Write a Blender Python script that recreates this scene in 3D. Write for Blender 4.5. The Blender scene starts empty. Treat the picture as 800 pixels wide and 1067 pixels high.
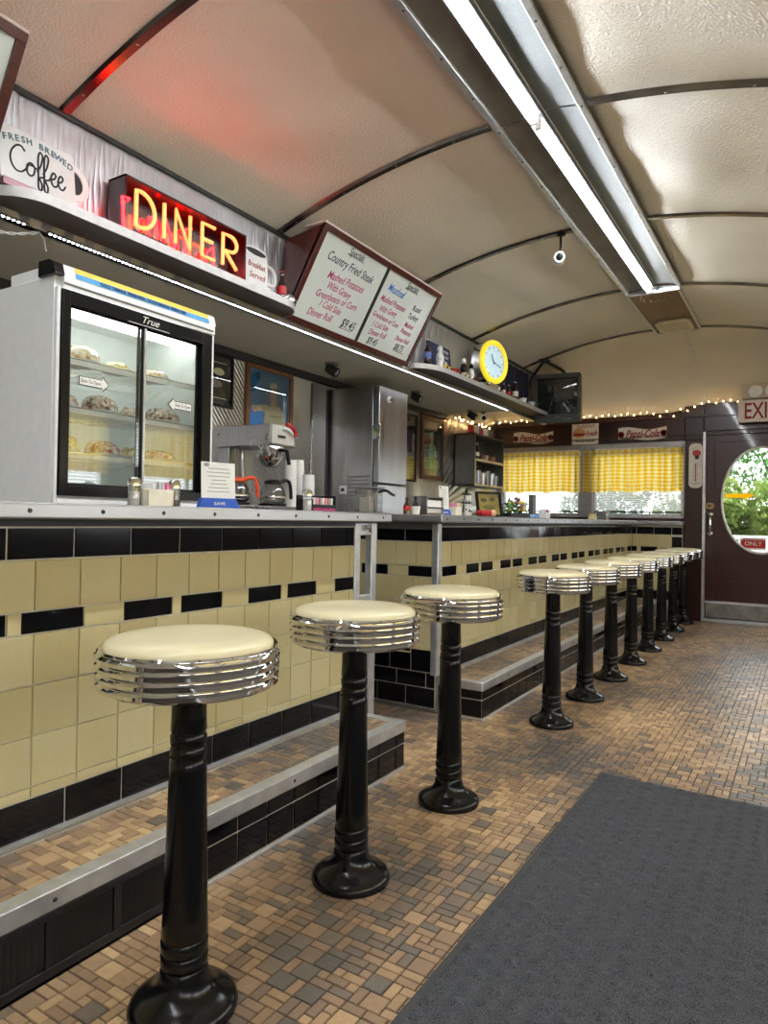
WORLD = 3.0
EXPO = 1.28
TUBE = 58.
import bpy, math, random
from mathutils import Matrix, Vector
random.seed(7)
PI = math.pi
scene = bpy.context.scene
COL = scene.collection

# ------------------------------------------------------------------ materials
MATS = {}
def P(name, base, rough=.5, metal=0., coat=0., emit=None, estr=0., var=.08, vscale=30., bump=0., bscale=60.,
      rvar=0., spec=.5, detail=2., stretch=None, aniso=0.):
    m = bpy.data.materials.new(name); m.use_nodes = True
    nt = m.node_tree; n = nt.nodes; L = nt.links
    b = n['Principled BSDF']
    b.inputs['Roughness'].default_value = rough
    b.inputs['Metallic'].default_value = metal
    b.inputs['Coat Weight'].default_value = coat
    b.inputs['Coat Roughness'].default_value = .05
    b.inputs['Specular IOR Level'].default_value = spec
    if aniso: b.inputs['Anisotropic'].default_value = aniso
    base = tuple(base)
    b.inputs['Base Color'].default_value = (*base, 1)
    tc = n.new('ShaderNodeTexCoord'); src = tc.outputs['Object']
    if stretch:
        mp = n.new('ShaderNodeMapping'); mp.inputs['Scale'].default_value = stretch
        L.new(src, mp.inputs['Vector']); src = mp.outputs['Vector']
    tex = n.new('ShaderNodeTexNoise'); tex.inputs['Scale'].default_value = vscale
    tex.inputs['Detail'].default_value = detail
    L.new(src, tex.inputs['Vector'])
    if var:
        r = n.new('ShaderNodeValToRGB')
        r.color_ramp.elements[0].position = .3; r.color_ramp.elements[1].position = .7
        r.color_ramp.elements[0].color = (*[max(0, c*(1-var)) for c in base], 1)
        r.color_ramp.elements[1].color = (*[min(1, c*(1+var)) for c in base], 1)
        L.new(tex.outputs['Fac'], r.inputs['Fac']); L.new(r.outputs['Color'], b.inputs['Base Color'])
    if rvar:
        mr = n.new('ShaderNodeMapRange'); mr.inputs['To Min'].default_value = max(0, rough-rvar)
        mr.inputs['To Max'].default_value = min(1, rough+rvar)
        L.new(tex.outputs['Fac'], mr.inputs['Value']); L.new(mr.outputs['Result'], b.inputs['Roughness'])
    if bump:
        t2 = n.new('ShaderNodeTexNoise'); t2.inputs['Scale'].default_value = bscale
        t2.inputs['Detail'].default_value = 3
        L.new(src, t2.inputs['Vector'])
        bp = n.new('ShaderNodeBump'); bp.inputs['Strength'].default_value = bump
        bp.inputs['Distance'].default_value = .01
        L.new(t2.outputs['Fac'], bp.inputs['Height']); L.new(bp.outputs['Normal'], b.inputs['Normal'])
    if emit:
        b.inputs['Emission Color'].default_value = (*emit, 1)
        b.inputs['Emission Strength'].default_value = estr
    MATS[name] = m
    return m

def glass(name, tint=(.95, .97, .96), gloss=.08, rough=.02):
    m = bpy.data.materials.new(name); m.use_nodes = True
    nt = m.node_tree; n = nt.nodes; L = nt.links; n.clear()
    o = n.new('ShaderNodeOutputMaterial'); mx = n.new('ShaderNodeMixShader')
    t = n.new('ShaderNodeBsdfTransparent'); t.inputs['Color'].default_value = (*tint, 1)
    g = n.new('ShaderNodeBsdfGlossy'); g.inputs['Roughness'].default_value = rough
    lw = n.new('ShaderNodeLayerWeight'); lw.inputs['Blend'].default_value = .25
    mr = n.new('ShaderNodeMapRange'); mr.inputs['To Min'].default_value = gloss; mr.inputs['To Max'].default_value = .7
    L.new(lw.outputs['Fresnel'], mr.inputs['Value']); L.new(mr.outputs['Result'], mx.inputs['Fac'])
    L.new(t.outputs[0], mx.inputs[1]); L.new(g.outputs[0], mx.inputs[2]); L.new(mx.outputs[0], o.inputs['Surface'])
    return m

def tint_mat(name, stops, rough, attr='tint', bump=.15, bscale=300, rvar=.12, spec=.5, var=.25):
    """colour picked per tile from a face attribute, mottled by noise"""
    m = bpy.data.materials.new(name); m.use_nodes = True
    nt = m.node_tree; n = nt.nodes; L = nt.links; b = n['Principled BSDF']
    a = n.new('ShaderNodeAttribute'); a.attribute_name = attr
    r = n.new('ShaderNodeValToRGB'); cr = r.color_ramp; cr.interpolation = 'LINEAR'
    while len(cr.elements) < len(stops): cr.elements.new(.5)
    for e, (p, c) in zip(cr.elements, stops): e.position = p; e.color = (*c, 1)
    L.new(a.outputs['Fac'], r.inputs['Fac'])
    tc = n.new('ShaderNodeTexCoord'); t = n.new('ShaderNodeTexNoise'); t.inputs['Scale'].default_value = 45
    t.inputs['Detail'].default_value = 5
    L.new(tc.outputs['Object'], t.inputs['Vector'])
    mr = n.new('ShaderNodeMapRange'); mr.inputs['To Min'].default_value = 1-var; mr.inputs['To Max'].default_value = 1+var
    L.new(t.outputs['Fac'], mr.inputs['Value'])
    mx = n.new('ShaderNodeMix'); mx.data_type = 'RGBA'; mx.blend_type = 'MULTIPLY'; mx.inputs['Factor'].default_value = 1
    L.new(r.outputs['Color'], mx.inputs[6]); L.new(mr.outputs['Result'], mx.inputs[7]); L.new(mx.outputs[2], b.inputs['Base Color'])
    t3 = n.new('ShaderNodeTexNoise'); t3.inputs['Scale'].default_value = 3; t3.inputs['Detail'].default_value = 4
    L.new(tc.outputs['Object'], t3.inputs['Vector'])
    m2 = n.new('ShaderNodeMapRange'); m2.inputs['To Min'].default_value = rough-rvar; m2.inputs['To Max'].default_value = rough+rvar
    L.new(t3.outputs['Fac'], m2.inputs['Value']); L.new(m2.outputs['Result'], b.inputs['Roughness'])
    b.inputs['Specular IOR Level'].default_value = spec
    t2 = n.new('ShaderNodeTexNoise'); t2.inputs['Scale'].default_value = bscale
    L.new(tc.outputs['Object'], t2.inputs['Vector'])
    bp = n.new('ShaderNodeBump'); bp.inputs['Strength'].default_value = bump; bp.inputs['Distance'].default_value = .003
    L.new(t2.outputs['Fac'], bp.inputs['Height']); L.new(bp.outputs['Normal'], b.inputs['Normal'])
    return m

def s2l(*c):
    return tuple(((x/255)/12.92 if x/255 <= .04045 else ((x/255+.055)/1.055)**2.4) for x in c)

# ------------------------------------------------------------------ mesh builder
class MB:
    blk = False
    def __init__(s): s.v = []; s.f = []; s.m = []; s.t = []
    def add(s, vs, fs, m=0, t=0.):
        k = len(s.v); s.v += [tuple(v) for v in vs]
        for f in fs: s.f.append([k+i for i in f]); s.m.append(m); s.t.append(t)
        return s
    def box(s, x0, x1, y0, y1, z0, z1, m=0, t=0.):
        x0, x1 = min(x0, x1), max(x0, x1); y0, y1 = min(y0, y1), max(y0, y1); z0, z1 = min(z0, z1), max(z0, z1)
        return s.add([(x0,y0,z0),(x1,y0,z0),(x1,y1,z0),(x0,y1,z0),(x0,y0,z1),(x1,y0,z1),(x1,y1,z1),(x0,y1,z1)],
                     [(0,3,2,1),(4,5,6,7),(0,1,5,4),(1,2,6,5),(2,3,7,6),(3,0,4,7)], m, t)
    def obox(s, M, u0, u1, v0, v1, n0, n1, m=0):
        vs = [M @ Vector(p) for p in [(u0,v0,n0),(u1,v0,n0),(u1,v1,n0),(u0,v1,n0),(u0,v0,n1),(u1,v0,n1),(u1,v1,n1),(u0,v1,n1)]]
        return s.add(vs, [(0,3,2,1),(4,5,6,7),(0,1,5,4),(1,2,6,5),(2,3,7,6),(3,0,4,7)], m)
    def lathe(s, prof, c=(0,0,0), n=24, m=0, M=None, ang=2*PI, a0=0., capb=True, capt=True):
        M = M or Matrix.Translation(c); vs = []; fs = []
        full = abs(ang-2*PI) < 1e-6
        k = n if full else n+1
        for r, z in prof:
            for i in range(k):
                a = a0+ang*i/n
                vs.append(M @ Vector((r*math.cos(a), r*math.sin(a), z)))
        for j in range(len(prof)-1):
            for i in range(n):
                i2 = (i+1) % k
                fs.append((j*k+i, j*k+i2, (j+1)*k+i2, (j+1)*k+i))
        if full and capb and prof[0][0] > 1e-5: fs.append(tuple(reversed(range(k))))
        if full and capt and prof[-1][0] > 1e-5: fs.append(tuple((len(prof)-1)*k+i for i in range(k)))
        return s.add(vs, fs, m)
    def cyl(s, a, b, r, n=12, m=0, r2=None):
        a = Vector(a); b = Vector(b); d = b-a
        q = d.to_track_quat('Z', 'Y').to_matrix().to_4x4()
        return s.lathe([(r, 0), (r2 if r2 is not None else r, d.length)], n=n, m=m, M=Matrix.Translation(a) @ q)
    def ball(s, c, r, n=12, m=0, sc=(1,1,1), k=8):
        prof = [(r*math.sin(PI*i/k) if 0 < i < k else 0.0, -r*math.cos(PI*i/k)) for i in range(k+1)]
        M = Matrix.Translation(c) @ Matrix.Diagonal((*sc, 1))
        return s.lathe(prof, n=n, m=m, M=M, capb=False, capt=False)
    def tube(s, pts, r, n=8, m=0, closed=False, caps=True, flat=None):
        pts = [Vector(p) for p in pts]; N = len(pts); rings = []
        up = None; vs = []; fs = []
        for i, p in enumerate(pts):
            if closed: t = pts[(i+1) % N]-pts[i-1]
            else: t = pts[min(i+1, N-1)]-pts[max(i-1, 0)]
            if t.length < 1e-9: t = Vector((0,0,1))
            t.normalize()
            if up is None:
                up = Vector((0,0,1)) if abs(t.z) < .9 else Vector((1,0,0))
            a = up-t*up.dot(t)
            if a.length < 1e-6: a = t.orthogonal()
            a.normalize(); b = t.cross(a); up = a
            rr = r[i] if isinstance(r, (list, tuple)) else r
            for k in range(n):
                an = 2*PI*k/n
                vs.append(p+a*(rr*math.cos(an))+b*(rr*math.sin(an)))
        R = N if closed else N-1
        for i in range(R):
            j = (i+1) % N
            for k in range(n):
                k2 = (k+1) % n
                fs.append((i*n+k, i*n+k2, j*n+k2, j*n+k))
        if caps and not closed:
            fs.append(tuple(reversed(range(n)))); fs.append(tuple((N-1)*n+k for k in range(n)))
        return s.add(vs, fs, m)
    def prism(s, poly, M, d0, d1, m=0, mside=None):
        n = len(poly)
        vs = [M @ Vector((u, v, d0)) for u, v in poly]+[M @ Vector((u, v, d1)) for u, v in poly]
        s.add(vs, [tuple(reversed(range(n))), tuple(range(n, 2*n))], m)
        k = len(s.v)-2*n
        for i in range(n):
            j = (i+1) % n
            s.f.append([k+i, k+j, k+n+j, k+n+i]); s.m.append(m if mside is None else mside); s.t.append(0.)
        return s
    def quad(s, a, b, c, d, m=0): return s.add([a, b, c, d], [(0,1,2,3)], m)
    def grid(s, fn, nu, nv, m=0):
        vs = [fn(i/nu, j/nv) for j in range(nv+1) for i in range(nu+1)]
        fs = [(j*(nu+1)+i, j*(nu+1)+i+1, (j+1)*(nu+1)+i+1, (j+1)*(nu+1)+i) for j in range(nv) for i in range(nu)]
        return s.add(vs, fs, m)
    def build(s, name, mats, parent=None, bevel=0., sharp=.7, tint=False, seg=2, **props):
        me = bpy.data.meshes.new(name)
        off = root_loc(parent)
        me.from_pydata([(x-off[0], y-off[1], z-off[2]) for x, y, z in s.v], [], s.f)
        if not isinstance(mats, (list, tuple)): mats = [mats]
        for mm in mats: me.materials.append(mm)
        me.polygons.foreach_set('material_index', s.m)
        me.polygons.foreach_set('use_smooth', [True]*len(s.f))
        if tint:
            at = me.attributes.new('tint', 'FLOAT', 'FACE'); at.data.foreach_set('value', s.t)
        me.update(); me.set_sharp_from_angle(angle=sharp)
        o = bpy.data.objects.new(name, me); COL.objects.link(o)
        if parent: o.parent = parent
        if bevel:
            bm = o.modifiers.new('bevel', 'BEVEL'); bm.width = bevel; bm.segments = seg; bm.limit_method = 'ANGLE'; bm.angle_limit = .6
        for k, v in props.items(): o[k] = v
        return o

def root_loc(p):
    if p is None: return (0,0,0)
    while p.parent: p = p.parent
    return tuple(p.location)

def thing(name, label, cat, loc=(0,0,0), group=None):
    o = bpy.data.objects.new(name, None); COL.objects.link(o); o.location = loc
    o.empty_display_size = .05
    o['label'] = label; o['category'] = cat
    if group: o['group'] = group
    return o
def tag(o, label, cat, group=None):
    o['label'] = label; o['category'] = cat
    if group: o['group'] = group
    return o
def struct(o): o['kind'] = 'structure'; return o
def dup(root, loc, label, rotz=0., group=None):
    r = root.copy(); COL.objects.link(r); r.location = loc; r.rotation_euler = (0,0,rotz); r['label'] = label
    if group: r['group'] = group
    for ch in list(root.children):
        c = ch.copy(); COL.objects.link(c); c.parent = r
        for g in list(ch.children):
            d = g.copy(); COL.objects.link(d); d.parent = c
    return r

def frame(o, u, v):
    u = Vector(u).normalized(); v = Vector(v); n = u.cross(v).normalized(); v = n.cross(u)
    return Matrix(((u.x, v.x, n.x, o[0]), (u.y, v.y, n.y, o[1]), (u.z, v.z, n.z, o[2]), (0,0,0,1)))
def FX(x, y, z): return frame((x, y, z), (0,1,0), (0,0,1))      # faces +X, u runs along +Y
def FY(x, y, z): return frame((x, y, z), (1,0,0), (0,0,1))      # faces -Y, u runs along +X
def FZ(x, y, z): return Matrix.Translation((x, y, z))

TXT = bpy.data.curves.new('lettering', 'FONT')
TXO = bpy.data.objects.new('lettering', TXT); COL.objects.link(TXO)
def text(s, size, M, name, mat, parent, depth=.0008, shear=0., sx=1., align='CENTER', bold=0., **props):
    """lettering on plane M (u right, v up), thin raised mesh"""
    TXT.body = s; TXT.size = size; TXT.extrude = depth; TXT.shear = shear; TXT.offset = bold
    TXT.align_x = align; TXT.align_y = 'CENTER'; TXT.resolution_u = 3
    bpy.context.view_layer.update()
    me = bpy.data.meshes.new_from_object(TXO.evaluated_get(bpy.context.evaluated_depsgraph_get()))
    me.name = name
    off = Vector(root_loc(parent))
    for v in me.vertices:
        v.co = (M @ Vector((v.co.x*sx, v.co.y, v.co.z+depth)))-off
    me.materials.clear(); me.materials.append(mat)
    for p in me.polygons: p.material_index = 0
    me.update()
    o = bpy.data.objects.new(name, me); COL.objects.link(o); o.parent = parent
    for k, v in props.items(): o[k] = v
    return o

def crom(pts, k=6, closed=False):
    P_ = [Vector(p) for p in pts]; out = []; N = len(P_)
    rng = range(N) if closed else range(N-1)
    for i in rng:
        p0 = P_[i-1] if (closed or i > 0) else P_[0]; p1 = P_[i]; p2 = P_[(i+1) % N]
        p3 = P_[(i+2) % N] if (closed or i+2 < N) else P_[-1]
        for j in range(k):
            t = j/k
            out.append(.5*((2*p1)+(-p0+p2)*t+(2*p0-5*p1+4*p2-p3)*t*t+(-p0+3*p1-3*p2+p3)*t**3))
    if not closed: out.append(P_[-1])
    return out
def ellipse(a, b, n=40, cx=0, cy=0): return [(cx+a*math.cos(2*PI*i/n), cy+b*math.sin(2*PI*i/n)) for i in range(n)]
def rrect(w, h, r, n=5, cx=0, cy=0):
    out = []
    for (sx, sy, a) in ((1,1,0),(-1,1,PI/2),(-1,-1,PI),(1,-1,1.5*PI)):
        for i in range(n+1):
            t = a+PI/2*i/n
            out.append((cx+sx*(w/2-r)+r*math.cos(t), cy+sy*(h/2-r)+r*math.sin(t)))
    return out

# ------------------------------------------------------------------ palette
M_cream = tint_mat('cream_glazed_tile', [(0, s2l(199,186,138)), (.5, s2l(205,193,147)), (1, s2l(211,200,156))], .12, bump=.02, bscale=25, rvar=.05, var=.05)
M_black = tint_mat('black_glazed_tile', [(0, (.003,.003,.004)), (1, (.006,.006,.009))], .1, bump=.02, bscale=25, rvar=.05, var=.1, spec=.28)
M_grout = P('grout', s2l(206,201,188), .9)
M_fgrout = P('floor_grout', s2l(52,42,34), .85)
M_floor = tint_mat('mosaic_floor_tile', [(0, s2l(92,88,84)), (.14, s2l(108,100,92)), (.30, s2l(130,110,92)), (.5, s2l(154,127,100)), (.7, s2l(172,143,110)), (.88, s2l(190,160,122)), (1, s2l(206,176,134))], .36, bump=.25, bscale=160, rvar=.1, var=.22)
M_steel = P('brushed_steel', (.40,.40,.41), .3, 1., var=.12, vscale=8, stretch=(1,.05,1), rvar=.1)
M_steelv = P('brushed_steel_upright', (.38,.38,.39), .3, 1., var=.15, vscale=8, stretch=(1,1,.06), rvar=.12)
M_chrome = P('chrome', (.78,.78,.79), .06, 1., var=.02)
M_alu = P('aluminium_trim', (.66,.68,.71), .36, .75, var=.12, vscale=20, rvar=.1)
M_dkmetal = P('dark_metal', (.05,.05,.05), .4, .6)
M_blackp = P('black_gloss_enamel', (.004,.004,.005), .2, 0., var=.2, vscale=5, spec=.35)
M_blackpl = P('black_plastic', (.005,.005,.006), .3, spec=.25)
M_blackmat = P('black_painted_steel', (.006,.006,.008), .45, var=.4, vscale=12, bump=.1)
M_vinyl = P('cream_vinyl', s2l(228,219,182), .2, var=.03, vscale=12, bump=.04, bscale=18)
M_mahog = P('dark_red_wood', s2l(74,28,20), .3, coat=.3, var=.35, vscale=9, stretch=(6,.6,6), detail=5)
M_brownw = P('dark_brown_wood', s2l(58,26,22), .32, coat=.2, var=.3, vscale=8, stretch=(8,8,.6), detail=5)
M_brownh = P('dark_brown_fascia', s2l(50,24,20), .3, coat=.2, var=.3, vscale=8, stretch=(.6,8,8), detail=5)
M_shelfw = P('grey_brown_wood', s2l(74,60,52), .5, var=.3, vscale=10, stretch=(8,.5,8), detail=4)
M_oak = P('oak_frame', s2l(120,78,42), .4, var=.25, vscale=12, detail=4)
M_white = P('white_enamel', (.82,.83,.84), .3, var=.03)
M_whitep = P('white_plastic', (.8,.8,.78), .4, var=.03)
M_paper = P('white_paper', (.85,.84,.8), .7, var=.03)
M_cup = P('white_foam_cup', (.85,.84,.82), .6, var=.02)
M_board = P('whiteboard', (.68,.73,.70), .12, coat=.4, var=.03, vscale=3)
M_soffit = P('soffit_paint', s2l(196,188,168), .6, var=.05, vscale=3)
M_gun = P('grey_gunmetal', s2l(110,110,108), .4, .5, var=.15, vscale=6)
M_red = P('red_plastic', s2l(190,30,30), .35)
M_orange = P('orange_plastic', s2l(235,80,30), .35)
M_blue = P('blue_print', s2l(40,90,190), .5)
M_navy = P('navy_ink', s2l(40,40,80), .6, var=0)
M_pinkink = P('magenta_ink', s2l(180,50,110), .6, var=0)
M_blueink = P('blue_ink', s2l(40,110,200), .6, var=0)
M_ink = P('black_ink', (.02,.02,.022), .6, var=0)
M_greyink = P('grey_ink', (.3,.3,.3), .6, var=0)
M_redink = P('red_ink', s2l(150,24,30), .5, var=0)
M_slate = P('slate_blue_ink', s2l(86,116,132), .6, var=0)
M_yellow = P('yellow_print', s2l(250,200,60), .45)
M_sky = P('sky_blue_print', s2l(60,150,210), .45)
M_cola = P('dark_bottle_glass', (.02,.008,.004), .05, coat=.6)
M_green = P('green_leaf', s2l(60,110,45), .6, var=.5, vscale=6)
M_glass = glass('clear_glass')
M_wglass = glass('window_glass', (.97,.985,.98), .03)
M_carafe = glass('carafe_glass', (.85,.86,.86), .14)
M_tube = P('fluorescent_tube', (.9,.9,.9), .4, emit=(.93,.97,1), estr=TUBE, var=0)
M_led = P('led_diode', (.9,.9,.9), .4, emit=(.95,.97,1), estr=8., var=0)
M_neon = P('neon_tube_orange', (.9,.5,.2), .4, emit=(1,.25,.06), estr=.85, var=0)
M_neonr = P('neon_tube_red', (.7,.1,.1), .4, emit=(1,.0012,.0025), estr=26., var=0)
M_bulb = P('warm_bulb', (.9,.7,.4), .4, emit=(1,.62,.26), estr=12., var=0)
M_cooler = P('cooler_lamp', (.9,.9,.9), .4, emit=(.95,1,.98), estr=4., var=0)
M_clockf = P('lit_clock_face', (.6,.75,.85), .4, emit=(.55,.8,1), estr=.16, var=.05)
M_clockn = P('lit_yellow_ring', (.8,.65,.05), .35, emit=(1,.75,.03), estr=.25, var=0)
M_mat = None
# ================================================================== ROOM
XL, XR, YB, YE = -3.35, 1.30, -2.80, 8.13
BX, SZ = -2.60, 2.165            # bulkhead face, soffit height
def vault(x): return 2.915-.13*(x+1.25)**2
def zceil(x, y):
    v = vault(x); y0 = 6.97
    if y <= y0: return v
    t = min(1, (y-y0)/(YE-y0)); e = 2.272+.075*max(0,min(1,(x+1.3)/.35))
    return e+(v-e)*max(0, 1-t**2.3)**(1/2.3)

from mathutils import noise as NZ
# ---- mosaic generator
def mosaic(mb, x0, x1, y0, y1, z, cell=.0268, gap=.0020):
    nx = int(round((x1-x0)/cell)); ny = int(round((y1-y0)/cell)); cx = (x1-x0)/nx; cy = (y1-y0)/ny
    used = [[False]*ny for _ in range(nx)]
    S = 11
    for i in range(nx):
        for j in range(ny):
            if used[i][j]: continue
            opts = [((2,2), .22), ((2,1), .36), ((1,2), .36), ((1,1), .08)]
            random.shuffle(opts); opts.sort(key=lambda o: random.random()/o[1])
            for (w, h), _ in opts+[((1,1),1)]:
                if i+w > nx or j+h > ny: continue
                if (i//S) != ((i+w-1)//S) or (j//S) != ((j+h-1)//S): continue
                if any(used[i+a][j+b] for a in range(w) for b in range(h)): continue
                break
            for a in range(w):
                for b in range(h): used[i+a][j+b] = True
            g = gap*random.uniform(.8, 1.3)/2; dz = random.uniform(-.0006, .0006); e = .0015
            X0, X1, Y0, Y1 = x0+i*cx+g, x0+(i+w)*cx-g, y0+j*cy+g, y0+(j+h)*cy-g
            t = min(1, max(0, .62*random.random()+.19+.62*NZ.noise(Vector((X0*1.9, Y0*1.9, 4.4)))))
            if w == 2 and h == 2 and random.random() < .3: t = random.uniform(0, .2)
            tx, ty = random.uniform(-.012, .012), random.uniform(-.012, .012)
            mx, my = (X0+X1)/2, (Y0+Y1)/2
            zz = lambda x, y: z+dz+(x-mx)*tx+(y-my)*ty
            A = [(X0,Y0),(X1,Y0),(X1,Y1),(X0,Y1)]; B = [(X0+e,Y0+e),(X1-e,Y0+e),(X1-e,Y1-e),(X0+e,Y1-e)]
            vs = [(x, y, z-.004) for x, y in A]+[(x, y, zz(x, y)) for x, y in B]
            mb.add(vs, [(4,5,6,7),(0,1,5,4),(1,2,6,5),(2,3,7,6),(3,0,4,7)], 0, t)

fl = MB(); mosaic(fl, -1.425, 1.25, -.4, 8.06, 0.)
mosaic(fl, -2.5, -1.425, 2.5, 3.3, 0.)
fl.box(XL, XR, YB, YE, -.06, -.003, 1)
fo = struct(fl.build('floor', [M_floor, M_fgrout], tint=True))

# ---- ceiling: puckered vinyl vault
def mk_ceiling_mat():
    m = P('tan_ceiling_vinyl', s2l(230,223,206), .33, var=.05, vscale=2, spec=.5)
    nt = m.node_tree; n = nt.nodes; L = nt.links; b = n['Principled BSDF']
    tc = n.new('ShaderNodeTexCoord')
    t = n.new('ShaderNodeTexNoise'); t.inputs['Scale'].default_value = 95; t.inputs['Detail'].default_value = 4
    L.new(tc.outputs['Object'], t.inputs['Vector'])
    bp = n.new('ShaderNodeBump'); bp.inputs['Strength'].default_value = .75; bp.inputs['Distance'].default_value = .010
    L.new(t.outputs['Fac'], bp.inputs['Height']); L.new(bp.outputs['Normal'], b.inputs['Normal'])
    return m
M_ceil = mk_ceiling_mat()
RIBY = [-2.33, -1.0, .33, 1.66, 3.0, 4.33, 5.66, 6.97]
from mathutils import noise as NZ
def ceilpt(x, y):
    p = NZ.noise(Vector((x*1.6, y*1.3, 3.1)))*.016+NZ.noise(Vector((x*3.5, y*2.2, 7.7)))*.008
    d = min(abs(y-r) for r in RIBY)
    k = min(1, d/.25)
    pk = .5*math.sin(x*23+3*NZ.noise(Vector((x*2, y*2, 0))))*math.exp(-d*9)*.004
    p += NZ.noise(Vector((x*2.2, y*2.6, 1.7)))*.012
    up = .03 if (-1.29 < x < -.83 and y < 5.75) else 0
    return (x, y, up+zceil(x, y)+p*k+pk*min(1, d/.03))
cb = MB()
NXc, NYc = 116, 234
cb.grid(lambda u, v: ceilpt(XL+(XR-XL)*u, YB+(YE+.02-YB)*v), NXc, NYc)
struct(cb.build('ceiling', M_ceil))

# ribs: bright metal battens screwed over the seams
M_rib = P('rib_metal', (.22,.20,.18), .22, 1., var=.3, vscale=6)
for k, y in enumerate(RIBY):
    r = MB(); n = 60; x0, x1 = BX, XR
    if y > 6: x0 = -2.7
    pts = [(x0+(x1-x0)*i/n) for i in range(n+1)]
    vs = []
    for x in pts:
        z = zceil(x, min(y, 6.97))-.004
        vs += [(x, y-.026, z), (x, y-.016, z-.012), (x, y+.016, z-.012), (x, y+.026, z)]
    fs = []
    for i in range(n):
        if y < 5.6 and -1.31 < pts[i] < -.86: continue
        for j in range(3): fs.append((i*4+j, i*4+j+1, (i+1)*4+j+1, (i+1)*4+j))
    r.add(vs, fs)
    for i in range(2, n, 5):
        x = pts[i]
        if y < 5.6 and -1.31 < x < -.82: continue
        r.ball((x, y, zceil(x, min(y,6.97))-.0165), .007, 8, 1, (1,1,.5), 4)
    struct(r.build('trim_%d' % (k+20), [M_rib, M_chrome]))
# seam strip at the far end of the vault
sm = MB(); pv = []
for i in range(31):
    y = 6.97+(YE-.05-6.97)*i/30; z = zceil(-1.03, y)-.004
    pv += [(-1.045, y, z), (-1.045, y, z-.012), (-1.015, y, z-.012), (-1.015, y, z)]
sm.add(pv, [(i*4+j, i*4+j+1, (i+1)*4+j+1, (i+1)*4+j) for i in range(30) for j in range(3)])
for i in range(2, 30, 4):
    y = 6.97+(YE-.05-6.97)*i/30; sm.ball((-1.03, y, zceil(-1.03, y)-.017), .006, 8, 1, (1,1,.5), 4)
struct(sm.build('trim_7', [P('white_batten', (.75,.74,.7), .4), M_dkmetal]))

# ---- walls
def steel_wall_mat():
    m = P('pressed_steel_wall', (.52,.50,.47), .28, 1., var=.15, vscale=5)  # warm tint puts the glow of the string lights into the steel colour
    nt = m.node_tree; n = nt.nodes; L = nt.links; b = n['Principled BSDF']
    tc = n.new('ShaderNodeTexCoord'); sp = n.new('ShaderNodeSeparateXYZ'); L.new(tc.outputs['Object'], sp.inputs[0])
    def mth(op, a, b_=None):
        k = n.new('ShaderNodeMath'); k.operation = op
        for i, q in enumerate((a, b_)):
            if q is None: continue
            if isinstance(q, (int, float)): k.inputs[i].default_value = q
            else: L.new(q, k.inputs[i])
        return k.outputs[0]
    Y, Z = sp.outputs['Y'], sp.outputs['Z']
    diag = mth('MULTIPLY', mth('ADD', mth('MULTIPLY', Y, .9), mth('MULTIPLY', Z, .75)), 95.)
    ray = mth('MULTIPLY', mth('ARCTAN2', mth('SUBTRACT', Z, .95), mth('SUBTRACT', Y, 6.05)), 34.)
    sel = mth('GREATER_THAN', Y, 4.9)
    ph = mth('ADD', mth('MULTIPLY', ray, sel), mth('MULTIPLY', diag, mth('SUBTRACT', 1., sel)))
    h = mth('ABSOLUTE', mth('SINE', ph))
    bp = n.new('ShaderNodeBump'); bp.inputs['Strength'].default_value = .55; bp.inputs['Distance'].default_value = .012
    L.new(h, bp.inputs['Height']); L.new(bp.outputs['Normal'], b.inputs['Normal'])
    return m
M_swall = steel_wall_mat()
struct(MB().box(XL-.12, XL, YB, YE, 0, 2.6).build('wall_left', M_swall))
struct(MB().box(XL-.12, XR+.12, YB-.12, YB, -.06, 3.0).build('wall_back', P('tan_wall', s2l(205,198,182), .6)))
# right wall with a band of windows
rw = MB()
rw.box(XR, XR+.1, YB, YE, 0, .95); rw.box(XR, XR+.1, YB, YE, 1.95, 2.3)
wy = [(-2.6, -1.2), (-.9, .5), (.8, 2.2), (2.5, 3.9), (4.2, 5.6), (5.9, 7.3)]
ed = [YB]+[q for w in wy for q in w]+[YE]
for i in range(0, len(ed), 2): rw.box(XR, XR+.1, ed[i], ed[i+1], .95, 1.95)
struct(rw.build('wall_right', P('grey_side_wall', s2l(150,146,138), .5)))
for i, (a, b) in enumerate(wy):
    w = MB()
    w.box(XR+.02, XR+.07, a, a+.04, .95, 1.95).box(XR+.02, XR+.07, b-.04, b, .95, 1.95).box(XR+.02, XR+.07, a, b, .95, .99).box(XR+.02, XR+.07, a, b, 1.91, 1.95)
    w.box(XR+.03, XR+.06, (a+b)/2-.02, (a+b)/2+.02, .99, 1.91)
    struct(w.build('window_%d' % (i+3), M_alu))

# end wall
ew = MB()
ew.box(XL, -1.16, YE, YE+.12, 0, 1.10, 1)               # below the windows
ew.box(XL, -1.16, YE-.03, YE+.12, 1.955, 2.262); ew.box(-1.16, -.97, YE-.03, YE+.12, 1.955, 2.33)           # fascia
ew.box(-.97, XR, YE-.03, YE+.12, 2.045, 2.345)
ew.box(-1.155, -.975, YE-.035, YE+.12, 0, 1.955)        # post left of the door
ew.box(.147, XR, YE-.03, YE+.12, 0, 2.05)
ew.box(-.97, .17, YE+.06, YE+.12, 0, .035, 1)
ew.box(XL, XR, YE+.02, YE+.10, 2.2, 2.95)
struct(ew.build('wall_end', [M_brownh, M_brownw], bevel=.006))
el = MB()
el.box(XL, XR, YE-.045, YE-.03, 2.20, 2.225).box(XL, XR, YE-.04, YE-.03, 2.0, 2.02)
struct(el.build('trim_8', M_brownh, bevel=.004))
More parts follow.
